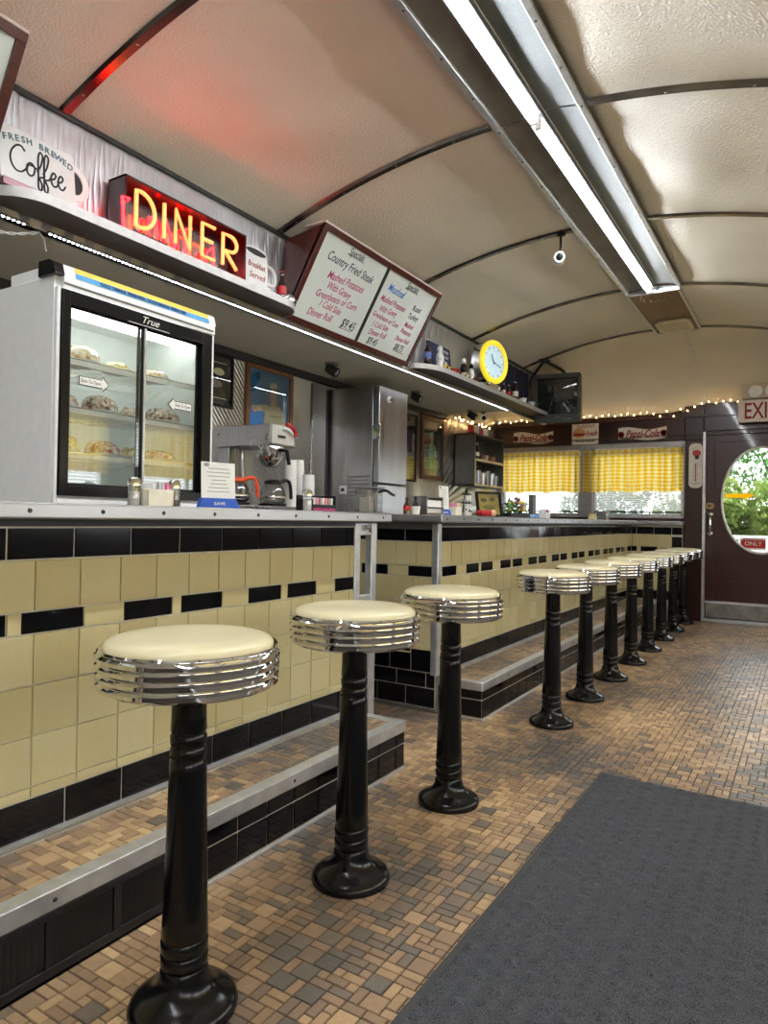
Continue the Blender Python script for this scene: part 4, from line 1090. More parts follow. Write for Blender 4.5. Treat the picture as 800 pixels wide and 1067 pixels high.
def pie(label, x, y, z, r, h, mat):
    t = thing('wrapped_pie', label, 'pie', (x, y, z), 'wrapped pies in the cooler')
    MB().lathe([(r*.7,0),(r,.010),(r*1.02,.013),(r*.6,.008),(0,.008)], (x,y,z), 24, capt=False).build('plate', M_whitep, t, sharp=1.)
    d = MB()
    def q(u, v):
        a = 2*PI*u; rr = r*.93*math.cos(v*PI/2)**.55; zz = z+.011+h*math.sin(v*PI/2)
        k = 1+.10*NZ.noise(Vector((x*40+math.cos(a)*3, y*40+math.sin(a)*3, v*4)))
        return (x+rr*k*math.cos(a), y+rr*k*math.sin(a), zz+.008*NZ.noise(Vector((math.cos(a)*3+x*9, math.sin(a)*3+y*9, v*5))))
    d.grid(q, 32, 10); d.build('wrapped_filling', mat, t, sharp=1.)
px_ = -2.165
for lab, y, s, h, m, r in (
    ('tall wrapped pie on the top shelf behind the left cooler door', 1.46, 0, .055, 0, .075), ('low wrapped pie on the top shelf behind the middle stile of the cooler', 1.61, 0, .03, 3, .055),
    ('pale wrapped pie on the top shelf behind the right cooler door', 1.77, 0, .03, 0, .07),
    ('red-brown wrapped pie on the middle shelf at the left of the cooler', 1.39, 1, .045, 1, .065), ('dark striped wrapped pie on the middle shelf behind the left cooler door', 1.545, 1, .055, 2, .068),
    ('small wrapped pie on the middle shelf just right of the cooler door stile', 1.685, 1, .035, 0, .05), ('wide wrapped pie on the middle shelf behind the right cooler door', 1.82, 1, .05, 2, .072),
    ('yellow wrapped pie on the bottom shelf at the left of the cooler', 1.40, 2, .055, 3, .06), ('berry wrapped pie on the bottom shelf behind the left cooler door', 1.56, 2, .045, 1, .066),
    ('small wrapped pie on the bottom shelf just right of the cooler door stile', 1.69, 2, .035, 3, .045), ('pink wrapped pie on the bottom shelf behind the right cooler door', 1.81, 2, .035, 1, .07)):
    pie(lab, px_, y, SH[s]-.002, r, h, FM[m])

# ================================================================== THINGS ON THE NEAR COUNTER
def shaker(label, x, y, z, fill, group='salt and pepper shakers'):
    t = thing('shaker', label, 'shaker', (x, y, z), group)
    MB().lathe([(.019,0),(.021,.004),(.020,.03),(.019,.066)], (x,y,z), 12).build('glass_jar', M_carafe, t)
    MB().lathe([(.016,.003),(.017,.045),(0,.046)], (x,y,z), 12).build('filling', fill, t)
    MB().lathe([(.021,.064),(.021,.074),(.018,.086),(.008,.092),(0,.093)], (x,y,z), 16).build('steel_lid', M_chrome, t)
M_salt = P('salt', (.85,.85,.83), .8); M_pep = P('pepper', s2l(90,70,50), .8, var=.4, vscale=200)
shaker('glass salt shaker left of the white sugar caddy before the cooler', -1.80, 1.415, ZC, M_salt)
shaker('glass pepper shaker right of the white sugar caddy before the cooler', -1.80, 1.575, ZC, M_pep)
def caddy(label, x, y, z, w, colors, h=.055, body=None):
    t = thing('sugar_caddy', label, 'caddy', (x, y, z))
    d = .028
    MB().box(x-d, x+d, y-w, y+w, z, z+.004).box(x+d-.004, x+d, y-w, y+w, z, z+h).box(x-d, x-d+.004, y-w, y+w, z, z+h).box(x-d, x+d, y-w, y-w+.004, z, z+h).box(x-d, x+d, y+w-.004, y+w, z, z+h).build('holder', body or P('ivory_plastic', s2l(232,226,206), .4), t, bevel=.0015)
    n = 10
    for i in range(n):
        yy = y-w+.008+(2*w-.016)*(i+.5)/n
        MB().obox(frame((x, yy, z+.006), (1,.0,0), (0,random.uniform(-.08,.08),1)), -.022, .022, 0, h+.014+random.uniform(-.004,.006), -.0022, .0022).build('sweetener_packet', colors[i*len(colors)//n], t)
M_pkw = P('white_packet', (.82,.82,.84), .6); M_pkp = P('pink_packet', s2l(240,150,180), .6); M_pkb = P('blue_packet', s2l(150,180,230), .6); M_pky = P('yellow_packet', s2l(240,215,110), .6)
caddy('ivory sugar caddy with white and pink packets before the cooler', -1.80, 1.497, ZC, .052, [M_pkw, M_pkw, M_pkp])
def card(label, x, y, z, w, h, lines=7):
    t = thing('menu_card', label, 'card', (x, y, z))
    M = frame((x, y, z), (math.sin(.25), math.cos(.25), 0), (-.06, 0, 1))
    b = MB(); b.obox(M, -w/2, w/2, .004, h, -.003, 0); b.build('printed_sheet', M_paper, t)
    k = MB()
    for i in range(lines):
        v = h*.86-i*(h*.58)/lines; ww = w*random.uniform(.2, .36); k.obox(M, -ww, ww, v-.0012, v+.0012, .0002, .0008)
    k.obox(M, -w*.42, -w*.28, h*.90, h*.97, .0002, .0008)
    k.build('print_lines', M_greyink, t)
    s = MB(); s.prism([(-w/2-.012,0),(w/2+.016,0),(w/2,.036),(-w/2,.036)], M, -.02, .006); s.build('blue_base', M_blue, t)
    text('SAVE', .016, M @ Matrix.Translation((0, .016, .0062)), 'base_lettering', M_paper, t, sx=1.3)
    return t
card('white printed card in a blue base on the near counter, right of the cooler', -1.79, 1.77, ZC, .135, .165)
shaker('small glass shaker beside the black tea box near the end of the near counter', -1.78, 2.265, ZC, M_salt)
t = thing('tea_box', 'black box of tea bags near the aisle end of the near counter', 'box', (-1.82, 2.39, ZC))
MB().box(-1.87, -1.78, 2.30, 2.47, ZC, ZC+.006).box(-1.79, -1.78, 2.30, 2.47, ZC, ZC+.03).box(-1.87, -1.862, 2.30, 2.47, ZC, ZC+.07).box(-1.87, -1.78, 2.30, 2.306, ZC, ZC+.05).box(-1.87, -1.78, 2.464, 2.47, ZC, ZC+.07).build('tray', M_blackpl, t, bevel=.002)
for i in range(7):
    y = 2.315+i*.021; MB().obox(frame((-1.82, y+.008, ZC+.007), (1,0,0), (0,.1,1)), -.03, .03, 0, .052, -.006, .006).build('tea_bag', [M_pkw, M_pkp, P('kraft_packet', s2l(170,150,120), .7)][i % 3], t)
MB().box(-1.779, -1.778, 2.305, 2.46, ZC+.004, ZC+.014).build('pink_label', M_pinkink, t)
t = thing('drink_dispenser', 'clear square dispenser with a steel lid at the left back corner of the far counter', 'dispenser', (-2.22, 3.42, ZC))
MB().box(-2.28, -2.17, 3.35, 3.49, ZC+.012, ZC+.15).build('clear_tank', M_carafe, t, bevel=.004)
MB().box(-2.285, -2.165, 3.345, 3.495, ZC+.15, ZC+.162).build('lid', M_steel, t, bevel=.002)
MB().box(-2.285, -2.165, 3.345, 3.495, ZC, ZC+.012).build('base', M_steel, t, bevel=.002)
MB().box(-2.26, -2.19, 3.37, 3.42, ZC+.012, ZC+.10).build('contents', M_labw, t)
t2 = MB(); t2.tube(crom([(-2.17,3.44,ZC+.13),(-2.12,3.44,ZC+.14),(-2.10,3.47,ZC+.12),(-2.11,3.52,ZC+.115)],5), .008, 8); t2.build('tap_lever', M_blackpl, t)

# ================================================================== THINGS ON THE FAR COUNTER
bottle('sauce_bottle', 'dark sauce bottle at the left end of the far counter', -1.86, 3.235, ZC, .09, M_cola, M_labr, M_blackpl, group='sauce bottles', rr=.2)
bottle('sauce_bottle', 'dark sauce bottle touching the steel napkin dispenser on the far counter', -1.86, 3.335, ZC, .10, M_cola, None, M_blackpl, group='sauce bottles', rr=.18)
t = thing('paper_tub', 'small white tub between the two dark sauce bottles on the far counter', 'tub', (-1.83, 3.285, ZC))
MB().lathe([(.02,0),(.026,.045),(.023,.045),(.018,.005),(0,.005)], (-1.83,3.285,ZC), 18, capt=False).build('tub', M_cup, t)
def napkins(label, x, y, z, w=.10, h=.105):
    t = thing('napkin_dispenser', label, 'dispenser', (x, y, z))
    MB().box(x-.05, x+.05, y-w, y+w, z, z+.008).box(x-.05, x+.05, y-w, y+w, z+h-.008, z+h).box(x-.05, x+.05, y-w, y-w+.006, z, z+h).box(x-.05, x+.05, y+w-.006, y+w, z, z+h).build('steel_case', M_steel, t, bevel=.002)
    MB().box(x-.04, x+.042, y-w+.01, y+w-.01, z+.01, z+h-.02).build('napkins', M_paper, t, bevel=.003)
    MB().box(x+.045, x+.052, y-w+.002, y+w-.002, z+.035, z+.045).build('retaining_bar', M_chrome, t)
napkins('steel napkin dispenser on the far counter left of the blue-based card', -1.86, 3.48, ZC)
card('tall pale card in a blue base on the far counter, behind the third stool', -1.84, 3.655, ZC, .085, .175)
caddy('pale sugar caddy with pink packets on the far counter beside the blue-based card', -1.85, 3.81, ZC, .045, [M_pkp, M_pkw, M_pky])
t = thing('wire_rack', 'black wire rack of white creamers on the far counter', 'rack', (-1.86, 4.0, ZC))
k = MB()
for z in (.03, .085, .14): k.tube([(-1.86+.04*math.cos(2*PI*i/20)*(1-z*2.5), 4.0+.05*math.sin(2*PI*i/20)*(1-z*2.5), ZC+z) for i in range(20)], .004, 6, closed=True)
k.tube([(-1.86,4.0,ZC),(-1.86,4.0,ZC+.18)], .004, 6).tube([(-1.86,3.95,ZC),(-1.86,3.96,ZC+.09),(-1.86,4.0,ZC+.18)], .004, 6).tube([(-1.86,4.06,ZC),(-1.86,4.04,ZC+.09),(-1.86,4.0,ZC+.18)], .004, 6)
k.build('wire_frame', M_blackmat, t)
for z, n_ in ((.004, 3), (.045, 3), (.10, 2)):
    for i in range(n_): 
        y = 4.0+(i-(n_-1)/2)*.032; MB().lathe([(.010,0),(.015,.028),(.016,.030),(0,.031)], (-1.845,y,ZC+z), 12).build('creamer_cup', M_cup, t)
t = thing('red_ornament', 'red flower ornament with a pale ball on the far counter before the framed picture', 'ornament', (-1.78, 4.17, ZC))
fl_ = MB()
for i in range(9):
    a = 2*PI*i/9; fl_.ball((-1.80+.03*math.cos(a), 4.15+.05*math.sin(a), ZC+.022), .022, 8, 0, (1,1,.9), 6)
fl_.build('petals', M_red, t); MB().ball((-1.755, 4.19, ZC+.022), .022, 12).build('pale_ball', P('peach_ball', s2l(240,190,160), .5), t)
def framed(name, label, M, w, h, fw, fmat, layers, cat='picture', depth=.02, glassy=True):
    """layers: (polygon in unit frame coords, material)"""
    o = M.translation
    t = thing(name, label, cat, tuple(o))
    f = MB(); f.obox(M, 0, w, 0, fw, 0, depth).obox(M, 0, w, h-fw, h, 0, depth).obox(M, 0, fw, fw, h-fw, 0, depth).obox(M, w-fw, w, fw, h-fw, 0, depth)
    f.build('frame', fmat, t, bevel=.002)
    iw, ih = w-2*fw, h-2*fw
    pr = None
    for i, (poly, mt_) in enumerate(layers):
        P2 = [(fw+u*iw, fw+v*ih) for u, v in poly]; z = .003+i*.0006
        o_ = MB().prism(P2, M, z, z+.0005).build('print' if i == 0 else 'print_shape', mt_, t if i == 0 else pr)
        if i == 0: pr = o_
    if glassy: MB().obox(M, fw, w-fw, fw, h-fw, depth*.6, depth*.6+.002).build('glazing', M_wglass, t)
    return t
SQ = [(0,0),(1,0),(1,1),(0,1)]
def el_(cx, cy, a, b_, n=20): return ellipse(a, b_, n, cx, cy)
M_gold = P('gold_print', s2l(205,180,90), .5, var=.2, vscale=20); M_cream2 = P('cream_print', s2l(236,228,196), .5); M_skin = P('skin_print', s2l(224,180,150), .5); M_brn = P('brown_print', s2l(90,60,40), .5)
framed('leaning_picture', 'black framed gold picture leaning among the flowers on the far counter', frame((-1.90, 4.26, ZC), (.35,.94,0), (-.16,.06,1)), .24, .17, .014, M_blackpl,
       [(SQ, M_gold), (el_(.3,.7,.14,.1), M_brn), (el_(.7,.75,.12,.1), M_brn), (el_(.5,.35,.3,.12), P('olive_print', s2l(150,140,70), .5))])
t = thing('potted_flowers', 'low pot of purple and yellow flowers on the far counter right of the framed picture', 'plant', (-1.84, 4.78, ZC))
MB().box(-1.88, -1.79, 4.60, 5.00, ZC, ZC+.03).build('planter', M_blackmat, t, bevel=.006)
lv = MB(); PB = [P('yellow_petal', s2l(225,190,80), .6), P('purple_petal', s2l(120,80,130), .6)]
for i in range(150):
    y = random.uniform(4.57, 5.03); x = random.uniform(-1.90, -1.78); z = ZC+.03+random.uniform(0, .10)*(1-abs(y-4.8)*1.6)
    s = random.uniform(.012, .026); Mq = Matrix.Translation((x,y,z)) @ Matrix.Rotation(random.uniform(0,6.28),4,'Z') @ Matrix.Rotation(random.uniform(-1,1),4,'X')
    lv.add([Mq @ Vector(q) for q in ((-s*.5,0,0),(0,-s,.004),(s*.5,0,0),(0,s*1.3,.006))], [(0,1,2,3)])
for i in range(34):
    y = random.uniform(4.58, 5.02); x = random.uniform(-1.86, -1.77); z = ZC+.05+random.uniform(0, .10)*(1-abs(y-4.8)*1.4)
    MB().ball((x,y,z), random.uniform(.011,.017), 8, 0, (1,1,.7), 5).build('purple_bloom' if i % 2 else 'yellow_bloom', PB[i % 2], t)
lv.build('leaves', M_green, t)
t = thing('table_stand', 'slim grey upright holder on a pale blue base on the far counter', 'holder', (-1.85, 5.20, ZC))
MB().box(-1.87, -1.83, 5.17, 5.235, ZC+.02, ZC+.185).build('upright', M_gun, t, bevel=.003); MB().prism([(-.06,0),(.06,0),(.04,.03),(-.04,.03)], FX(-1.89, 5.20, ZC), 0, .08).build('base', P('pale_blue_base', s2l(130,165,215), .4), t)
caddy('white caddy with red-topped packets on the far counter right of the grey holder', -1.85, 5.50, ZC, .06, [M_pkw, M_labr, M_labr, M_pkw], .05, M_white)
caddy('small caddy on the far counter near the steel strip between the windows', -1.85, 6.98, ZC, .06, [M_pky, M_labr, M_pkw], .035, M_cream2)
napkins('steel napkin dispenser at the end-wall end of the far counter', -1.84, 7.35, ZC, .07, .09)

# ================================================================== BACK COUNTER AND APPLIANCES
def back_counter(label, y0, y1, n):
    t = thing('back_counter', label, 'counter', (-3.0, (y0+y1)/2, 0))
    MB().box(-3.345, -2.72, y0, y1, .10, .88).box(-3.345, -2.78, y0, y1, 0, .10).build('cabinet_body', M_steelv, t, bevel=.003)
    MB().box(-3.345, -2.66, y0, y1, .88, .92).build('worktop', M_steel, t, bevel=.005)
    w = (y1-y0)/n
    for i in range(n):
        d = MB().box(-2.72, -2.70, y0+i*w+.008, y0+(i+1)*w-.008, .13, .85).build('door', M_steelv, t, bevel=.003)
        MB().box(-2.70, -2.68, y0+(i+1)*w-.06, y0+(i+1)*w-.04, .55, .75).build('handle', M_chrome, d, bevel=.003)
back_counter('steel back counter under the coffee brewer', .6, 4.44, 6)
back_counter('steel back counter left of the corner under the two tall posters', 5.02, 8.08, 5)
# brewer
t = thing('coffee_brewer', 'steel coffee brewer on the back counter below the blue poster', 'coffee machine', (-3.0, 3.2, .92))
ZB = .92
MB().box(-3.33, -2.76, 3.14, 3.37, 1.475, 1.605).build('head', M_steel, t, bevel=.004)
MB().box(-3.33, -3.10, 3.14, 3.37, ZB, 1.475).build('rear_column', M_steelv, t, bevel=.004)
MB().box(-3.33, -2.70, 2.66, 3.66, ZB, 1.105).build('warmer_base', M_steel, t, bevel=.005)
MB().box(-2.76, -2.752, 3.15, 3.36, 1.485, 1.60).build('control_face', P('pale_control_face', (.7,.69,.66), .35, .4), t, bevel=.002)
sw = MB(); sw.tube(crom([(-2.745,3.27,1.615),(-2.735,3.31,1.60),(-2.735,3.345,1.57),(-2.735,3.35,1.545)],5), .012, 8); sw.build('red_ribbon', M_red, t)
MB().tube(crom([(-2.748,3.24,1.585),(-2.74,3.29,1.58),(-2.738,3.32,1.555)],5), .010, 8).build('white_ribbon', M_whitep, t)
MB().box(-2.752, -2.748, 3.20, 3.27, 1.525, 1.54).build('badge', M_ink, t)
MB().lathe([(.02,1.345),(.05,1.36),(.075,1.40),(.085,1.45),(.087,1.475)], (-2.86,3.255,0), 28).build('brew_funnel', M_chrome, t)
MB().tube([(-2.785,3.25,1.455),(-2.72,3.25,1.445),(-2.70,3.25,1.36)], .012, 8).build('funnel_handle', M_blackpl, t)
MB().tube(crom([(-3.05,3.17,1.475),(-2.98,3.12,1.45),(-2.94,3.09,1.40),(-2.93,3.09,1.16),(-2.93,3.09,1.106)],6), .018, 10).build('steel_spout', M_steel, t)
text('coffee & tea', .028, FX(-2.6985, 3.0, 1.085), 'lettering', M_ink, t, sx=1.1); text('hot water', .026, FX(-2.6985, 3.42, 1.085), 'lettering', M_ink, t)
MB().box(-3.33, -2.98, 2.66, 2.96, 1.105, 1.31).build('upper_warmer', M_steelv, t, bevel=.004)
for x, y, z in ((-2.83, 2.93, 1.105), (-2.80, 3.22, 1.105), (-3.13, 2.81, 1.31)): MB().lathe([(.085,0),(.085,.016),(.07,.018)], (x,y,z), 24).build('hot_plate', M_blackpl, t)
def carafe(label, x, y, z, hm, rot, fill=.0):
    t = thing('coffee_carafe', label, 'carafe', (x, y, z))
    MB().lathe([(.06,0),(.078,.012),(.082,.045),(.072,.085),(.052,.115),(.048,.125)], (x,y,z), 28, capt=False).build('glass_bowl', M_carafe, t, sharp=1.3)
    MB().lathe([(.050,.118),(.054,.122),(.054,.136),(.03,.146),(0,.148)], (x,y,z), 24).build('collar_lid', hm, t)
    if fill: MB().lathe([(.056,.004),(.073,.012),(.077,.04),(.074,fill),(0,fill)], (x,y,z), 24).build('coffee', P('brewed_coffee', s2l(28,12,6), .1), t)
    c, s = math.cos(rot), math.sin(rot)
    hp = [(.045,.13),(.085,.145),(.112,.135),(.122,.10),(.126,.06),(.128,.03)]
    MB().tube(crom([(x+c*a, y+s*a, z+b_) for a, b_ in hp], 5), .011, 8).build('handle', hm, t)
    MB().lathe([(.0835,.03),(.0845,.034),(.0845,.040),(.083,.044)], (x,y,z), 28, capb=False, capt=False).build('steel_band', M_chrome, t)
carafe('glass carafe with an orange handle left of the brew funnel', -2.83, 2.93, 1.123, M_orange, .9, .035)
carafe('glass carafe with a black handle under the brew funnel', -2.80, 3.22, 1.123, M_blackpl, 1.2)
carafe('glass carafe with a black handle half hidden behind the cooler edge', -3.13, 2.81, 1.328, M_blackpl, .9)
def cups(label, x, y, z, n, r=.043):
    t = thing('cup_stack', label, 'cups', (x, y, z), 'stacks of white foam cups')
    for i in range(n):
        MB().lathe([(r,0),(r*1.02,.004),(r*.99,.012),(r*.95,.022 if i < n-1 else .085),(0,.024 if i < n-1 else .087)], (x,y,z+i*.021), 20).build('cup', M_cup, t)
cups('left tall stack of white foam cups beside the brewer', -2.80, 3.385, 1.106, 11, .04)
cups('tall stack of white foam cups behind the other two beside the brewer', -2.90, 3.585, 1.106, 12, .04)
cups('short right stack of white foam cups beside the brewer', -2.76, 3.52, 1.106, 7, .04)
# tall reach-in
t = thing('reach_in_refrigerator', 'tall stainless steel refrigerator against the back wall', 'refrigerator', (-3.1, 4.72, 0))
MB().box(-3.345, -2.905, 4.50, 4.94, .08, 2.085).box(-3.33, -2.95, 4.52, 4.92, 0, .08).build('body', M_steelv, t, bevel=.004)
MB().box(-2.905, -2.895, 4.51, 4.93, .10, 2.075).build('gasket', M_dkmetal, t)
dd = MB().box(-2.895, -2.845, 4.50, 4.94, 1.32, 2.08).build('upper_door', M_steelv, t, bevel=.006)
d2 = MB().box(-2.895, -2.845, 4.50, 4.94, .12, 1.31).build('lower_door', M_steelv, t, bevel=.006)
MB().box(-2.90, -2.83, 4.488, 4.50, 1.66, 1.78).box(-2.885, -2.82, 4.478, 4.49, 1.70, 1.735).build('latch', M_chrome, dd, bevel=.003)
MB().lathe([(.028,0),(.028,.008),(.022,.014),(0,.016)], n=20, M=FX(-2.845, 4.64, 1.99)).build('dial', M_whitep, dd)
MB().lathe([(.012,0),(.012,.02),(0,.022)], n=14, M=FX(-2.83, 4.64, 1.985)).build('dial_knob', M_gun, dd)
lo = MB()
for i in range(9): lo.obox(frame((-3.05, 4.4995, 1.13+i*.03), (1,0,0), (0,-.6,1)), -.10, .12, -.008, .008, -.001, .001)
lo.build('louvres', M_steel, t)
MB().box(-3.21, -3.14, 4.492, 4.50, 1.235, 1.30).build('outlet_plate', M_whitep, t, bevel=.002); MB().box(-3.19, -3.16, 4.488, 4.493, 1.255, 1.28).build('outlet_socket', M_ink, t)
# steel strip and panel seam on the back wall left of it
MB_ = MB().box(XL, XL+.025, 4.28, 4.47, .92, 2.10); struct(MB_.build('trim_14', M_steelv, bevel=.003))
struct(MB().box(XL, XL+.03, 4.455, 4.475, .92, 2.08).build('trim_15', M_dkmetal))

# ================================================================== PICTURES ON THE BACK WALL
XW = XL+.004
framed('framed_menu', 'dark framed menu on the back wall, cut off by the right edge of the cooler', FX(XW, 3.02, 1.765), .385, .355, .018, M_blackpl,
       [(SQ, P('black_menu_print', s2l(30,28,36), .5)), ([(.1,.86),(.9,.86),(.9,.88),(.1,.88)], M_cream2), (el_(.7,.68,.14,.08), M_cream2), (el_(.62,.42,.16,.08), P('grey_print', s2l(150,150,150), .5)), ([(.1,.12),(.9,.12),(.9,.14),(.1,.14)], M_cream2)])
framed('framed_poster', 'oak framed blue poster of a person in a white uniform above the coffee brewer', FX(XW, 3.535, 1.56), .505, .565, .034, M_oak,
       [(SQ, P('poster_blue', s2l(30,130,190), .5, var=.12, vscale=6)), ([(.0,.1),(.42,.12),(.42,.40),(0,.38)], P('poster_bright_blue', s2l(20,130,220), .5)), ([(0,.0),(.5,.0),(.5,.10),(0,.14)], P('poster_green', s2l(170,210,150), .5)),
        ([(.34,0),(.9,0),(.93,.22),(.88,.44),(.74,.52),(.54,.52),(.40,.44),(.36,.2)], M_cream2), ([(.08,.45),(.12,.40),(.46,.42),(.5,.5),(.4,.52)], M_cream2), (el_(.14,.43,.07,.05), M_skin),
        ([(.53,.5),(.68,.5),(.66,.58),(.55,.58)], M_skin), (el_(.6,.66,.095,.115), M_skin), ([(.68,.6),(.72,.78),(.62,.82),(.66,.72)], M_brn), ([(.48,.76),(.68,.78),(.66,.86),(.52,.85)], M_cream2), ([(.5,.34),(.8,.36),(.8,.39),(.5,.37)], P('tan_print', s2l(190,160,120), .5))])
framed('framed_poster', 'narrow dark night poster with an orange roof, half hidden by the refrigerator', FX(XW, 5.52, 1.41), .455, .665, .022, M_blackpl,
       [(SQ, P('poster_night', s2l(18,18,44), .5)), ([(0,0),(1,0),(1,.36),(0,.36)], P('poster_brown', s2l(84,62,42), .5, var=.4, vscale=30)), ([(.05,.36),(.7,.36),(.7,.56),(.05,.72)], P('poster_orange', s2l(190,110,84), .5)), ([(.1,.36),(.7,.36),(.7,.50),(.1,.5)], P('poster_grey', s2l(150,140,140), .5)), ([(.5,.62),(.95,.5),(.95,.7),(.6,.74)], P('poster_violet', s2l(50,50,120), .5))])
framed('framed_poster', 'wooden framed poster of a figure in a green dress, left of the corner cabinet', FX(XW, 6.075, 1.455), .49, .655, .042, M_mahog,
       [(SQ, P('poster_dark_green', s2l(50,72,52), .5, var=.4, vscale=10)), ([(.2,.12),(.8,.12),(.68,.42),(.6,.62),(.42,.62),(.36,.42)], P('poster_mint', s2l(140,200,150), .5, var=.15, vscale=20)), (el_(.52,.68,.075,.075), M_skin), ([(.38,.66),(.42,.78),(.56,.81),(.66,.72),(.6,.74),(.48,.74)], P('poster_pale_green', s2l(170,205,170), .5)),
        ([(.62,.56),(.68,.56),(.80,.36),(.72,.34)], M_cream2), ([(.05,.1),(.2,.1),(.22,.34),(.08,.3)], P('poster_straw', s2l(220,200,140), .5)), (el_(.8,.2,.12,.1), P('poster_lime', s2l(170,200,110), .5)), ([(0,0),(1,0),(1,.1),(0,.1)], M_greyink)])

# ================================================================== CORNER CABINET
t = thing('wall_cabinet', 'grey open-fronted wall cabinet with cream shelf edges in the far left corner', 'cabinet', (-3.22, 7.28, 1.42))
x0, x1, y0, y1, z0, z1 = -3.345, -3.10, 6.87, 7.70, 1.42, 2.0
MB().box(x0, x1, y0, y0+.02, z0, z1).box(x0, x1, y1-.02, y1, z0, z1).box(x0, x1, y0, y1, z1-.02, z1).box(x0, x1, y0, y1, z0, z0+.02).box(x0, x0+.01, y0, y1, z0, z1).build('carcass', M_gun, t, bevel=.002)
MB().box(x0+.01, x1-.005, y0+.02, y1-.02, 1.70, 1.718).build('shelf', M_gun, t)
MB().box(x1-.002, x1+.006, y0, y1, z0, z0+.026).box(x1-.002, x1+.006, y0, y1, 1.694, 1.722).box(x1-.002, x1+.006, y0, y0+.02, z0+.026, 1.70).build('cream_edging', P('cream_edging', s2l(214,200,160), .5), t, bevel=.002)
for lab, y, z, h, m1 in (('dark bottle on the upper shelf of the corner cabinet, at its left', 6.98, 1.719, .17, M_cola), ('amber bottle on the upper shelf of the corner cabinet, second from left', 7.10, 1.719, .19, M_amber)):
    bottle('bottle', lab, -3.18, y, z, h, m1, M_labw, M_whitep, group='bottles in the corner cabinet')
for i, (y, c) in enumerate(((7.22, s2l(120,60,50)), (7.32, s2l(180,170,160)), (7.42, s2l(90,40,40)), (7.53, s2l(170,120,60)))):
    cupthing('mug', ('brown', 'pale', 'dark red', 'ochre')[i]+' mug on the upper shelf of the corner cabinet', 'mug', -3.17, y, 1.719, .028, .034, .07, P('mug_glaze', c, .3), 'mugs in the corner cabinet', True)
for i, (y, c) in enumerate(((6.97, s2l(190,190,190)), (7.10, s2l(150,150,160)), (7.23, s2l(210,206,200)), (7.36, s2l(120,120,130)), (7.49, s2l(200,200,205)), (7.60, s2l(130,140,150)))):
    cupthing('glass_tumbler', ('leftmost', 'second', 'third', 'fourth', 'fifth', 'rightmost')[i]+' tumbler'+(' from left' if 0 < i < 5 else '')+' on the lower shelf of the corner cabinet', 'tumbler', -3.17, y, 1.44, .034, .044, (.12,.16,.14,.17,.15,.13)[i], P('tumbler', c, .12, .3), 'tumblers in the corner cabinet')
for i, (y, h, m1) in enumerate(((6.93, .10, M_red), (7.06, .13, M_whitep), (7.18, .09, M_pinkink), (7.32, .12, M_cup), (7.46, .10, M_gun))):
    t = thing('lidded_jar', ('red jar on top of the corner cabinet, leftmost', 'white jar on top of the corner cabinet, next to the red jar', 'pink jar in the middle of the corner cabinet top', 'pale jar on top of the corner cabinet, right of the pink jar', 'grey jar at the right end of the corner cabinet top')[i], 'jar', (-3.18, y, 2.0), 'jars on top of the corner cabinet')
    MB().lathe([(.03,0),(.036,.01),(.036,h*.7),(.028,h*.8)], (-3.18,y,2.0), 16).build('jar', m1, t); MB().lathe([(.03,h*.8),(.03,h*.95),(0,h)], (-3.18,y,2.0), 16).build('lid', M_gun, t)
# ================================================================== SOFFIT FITTINGS, CEILING FITTINGS
def eyeball(label, x, y):
    t = thing('dome_camera', label, 'camera', (x, y, SZ), 'black cameras under the soffit')
    MB().lathe([(.05,0),(.05,.012),(.02,.012)], n=20, M=Matrix.Translation((x, y, SZ)) @ Matrix.Rotation(PI, 4, 'X')).build('mount', M_gun, t)
    MB().tube([(x,y,SZ-.012),(x+.01,y+.01,SZ-.035)], .012, 8).build('neck', M_blackpl, t)
    d = Vector((.8,.2,-.45)).normalized(); q = d.to_track_quat('Z','Y').to_matrix().to_4x4(); M = Matrix.Translation((x+.0,y,SZ-.05)) @ q
    MB().lathe([(.0,-.045),(.03,-.04),(.036,-.01),(.038,.05),(.034,.055),(.028,.05),(0,.046)], n=20, M=M).build('camera_body', M_dkmetal, t)
    MB().lathe([(.0,.056),(.02,.05)], n=16, M=M, capt=False).build('lens', M_chrome, t)
eyeball('black camera under the soffit below the menu board', -2.96, 4.02)
eyeball('black camera under the soffit in front of the tall refrigerator', -2.94, 5.24)
eyeball('black camera under the far end of the soffit', -2.94, 6.42)
def white_cam(label, base, body, aim):
    t = thing('security_camera', label, 'camera', base)
    b = Vector(base); c = Vector(body); d = Vector(aim).normalized()
    MB().lathe([(.03,0),(.03,.008),(.012,.012)], n=18, M=Matrix.Translation(b) @ Matrix.Rotation(PI, 4, 'X')).build('mount_plate', M_blackpl, t)
    MB().tube([b, (b.x, b.y, (b.z+c.z)/2), tuple(c-d*.03)], .008, 8).build('stem', M_blackpl, t)
    M = Matrix.Translation(c) @ d.to_track_quat('Z','Y').to_matrix().to_4x4()
    MB().lathe([(.0,-.09),(.03,-.085),(.036,-.07),(.036,.03),(.032,.034),(.027,.03),(.0,.03)], n=22, M=M).build('white_housing', M_white, t)
    MB().lathe([(.0,.036),(.015,.034),(.022,.031)], n=18, M=M, capt=False).build('dark_lens', M_blackpl, t)
    return t
white_cam('white bullet camera hanging from a ceiling rib left of the light trough', (-1.375, 4.33, vault(-1.375)-.016), (-1.375, 4.30, 2.735), (.30,-.8,-.18))
tc_ = white_cam('white bullet camera under the end of the soffit beside the string lights', (-2.88, 6.57, SZ), (-2.86, 6.54, 2.10), (.45,-.85,-.15))

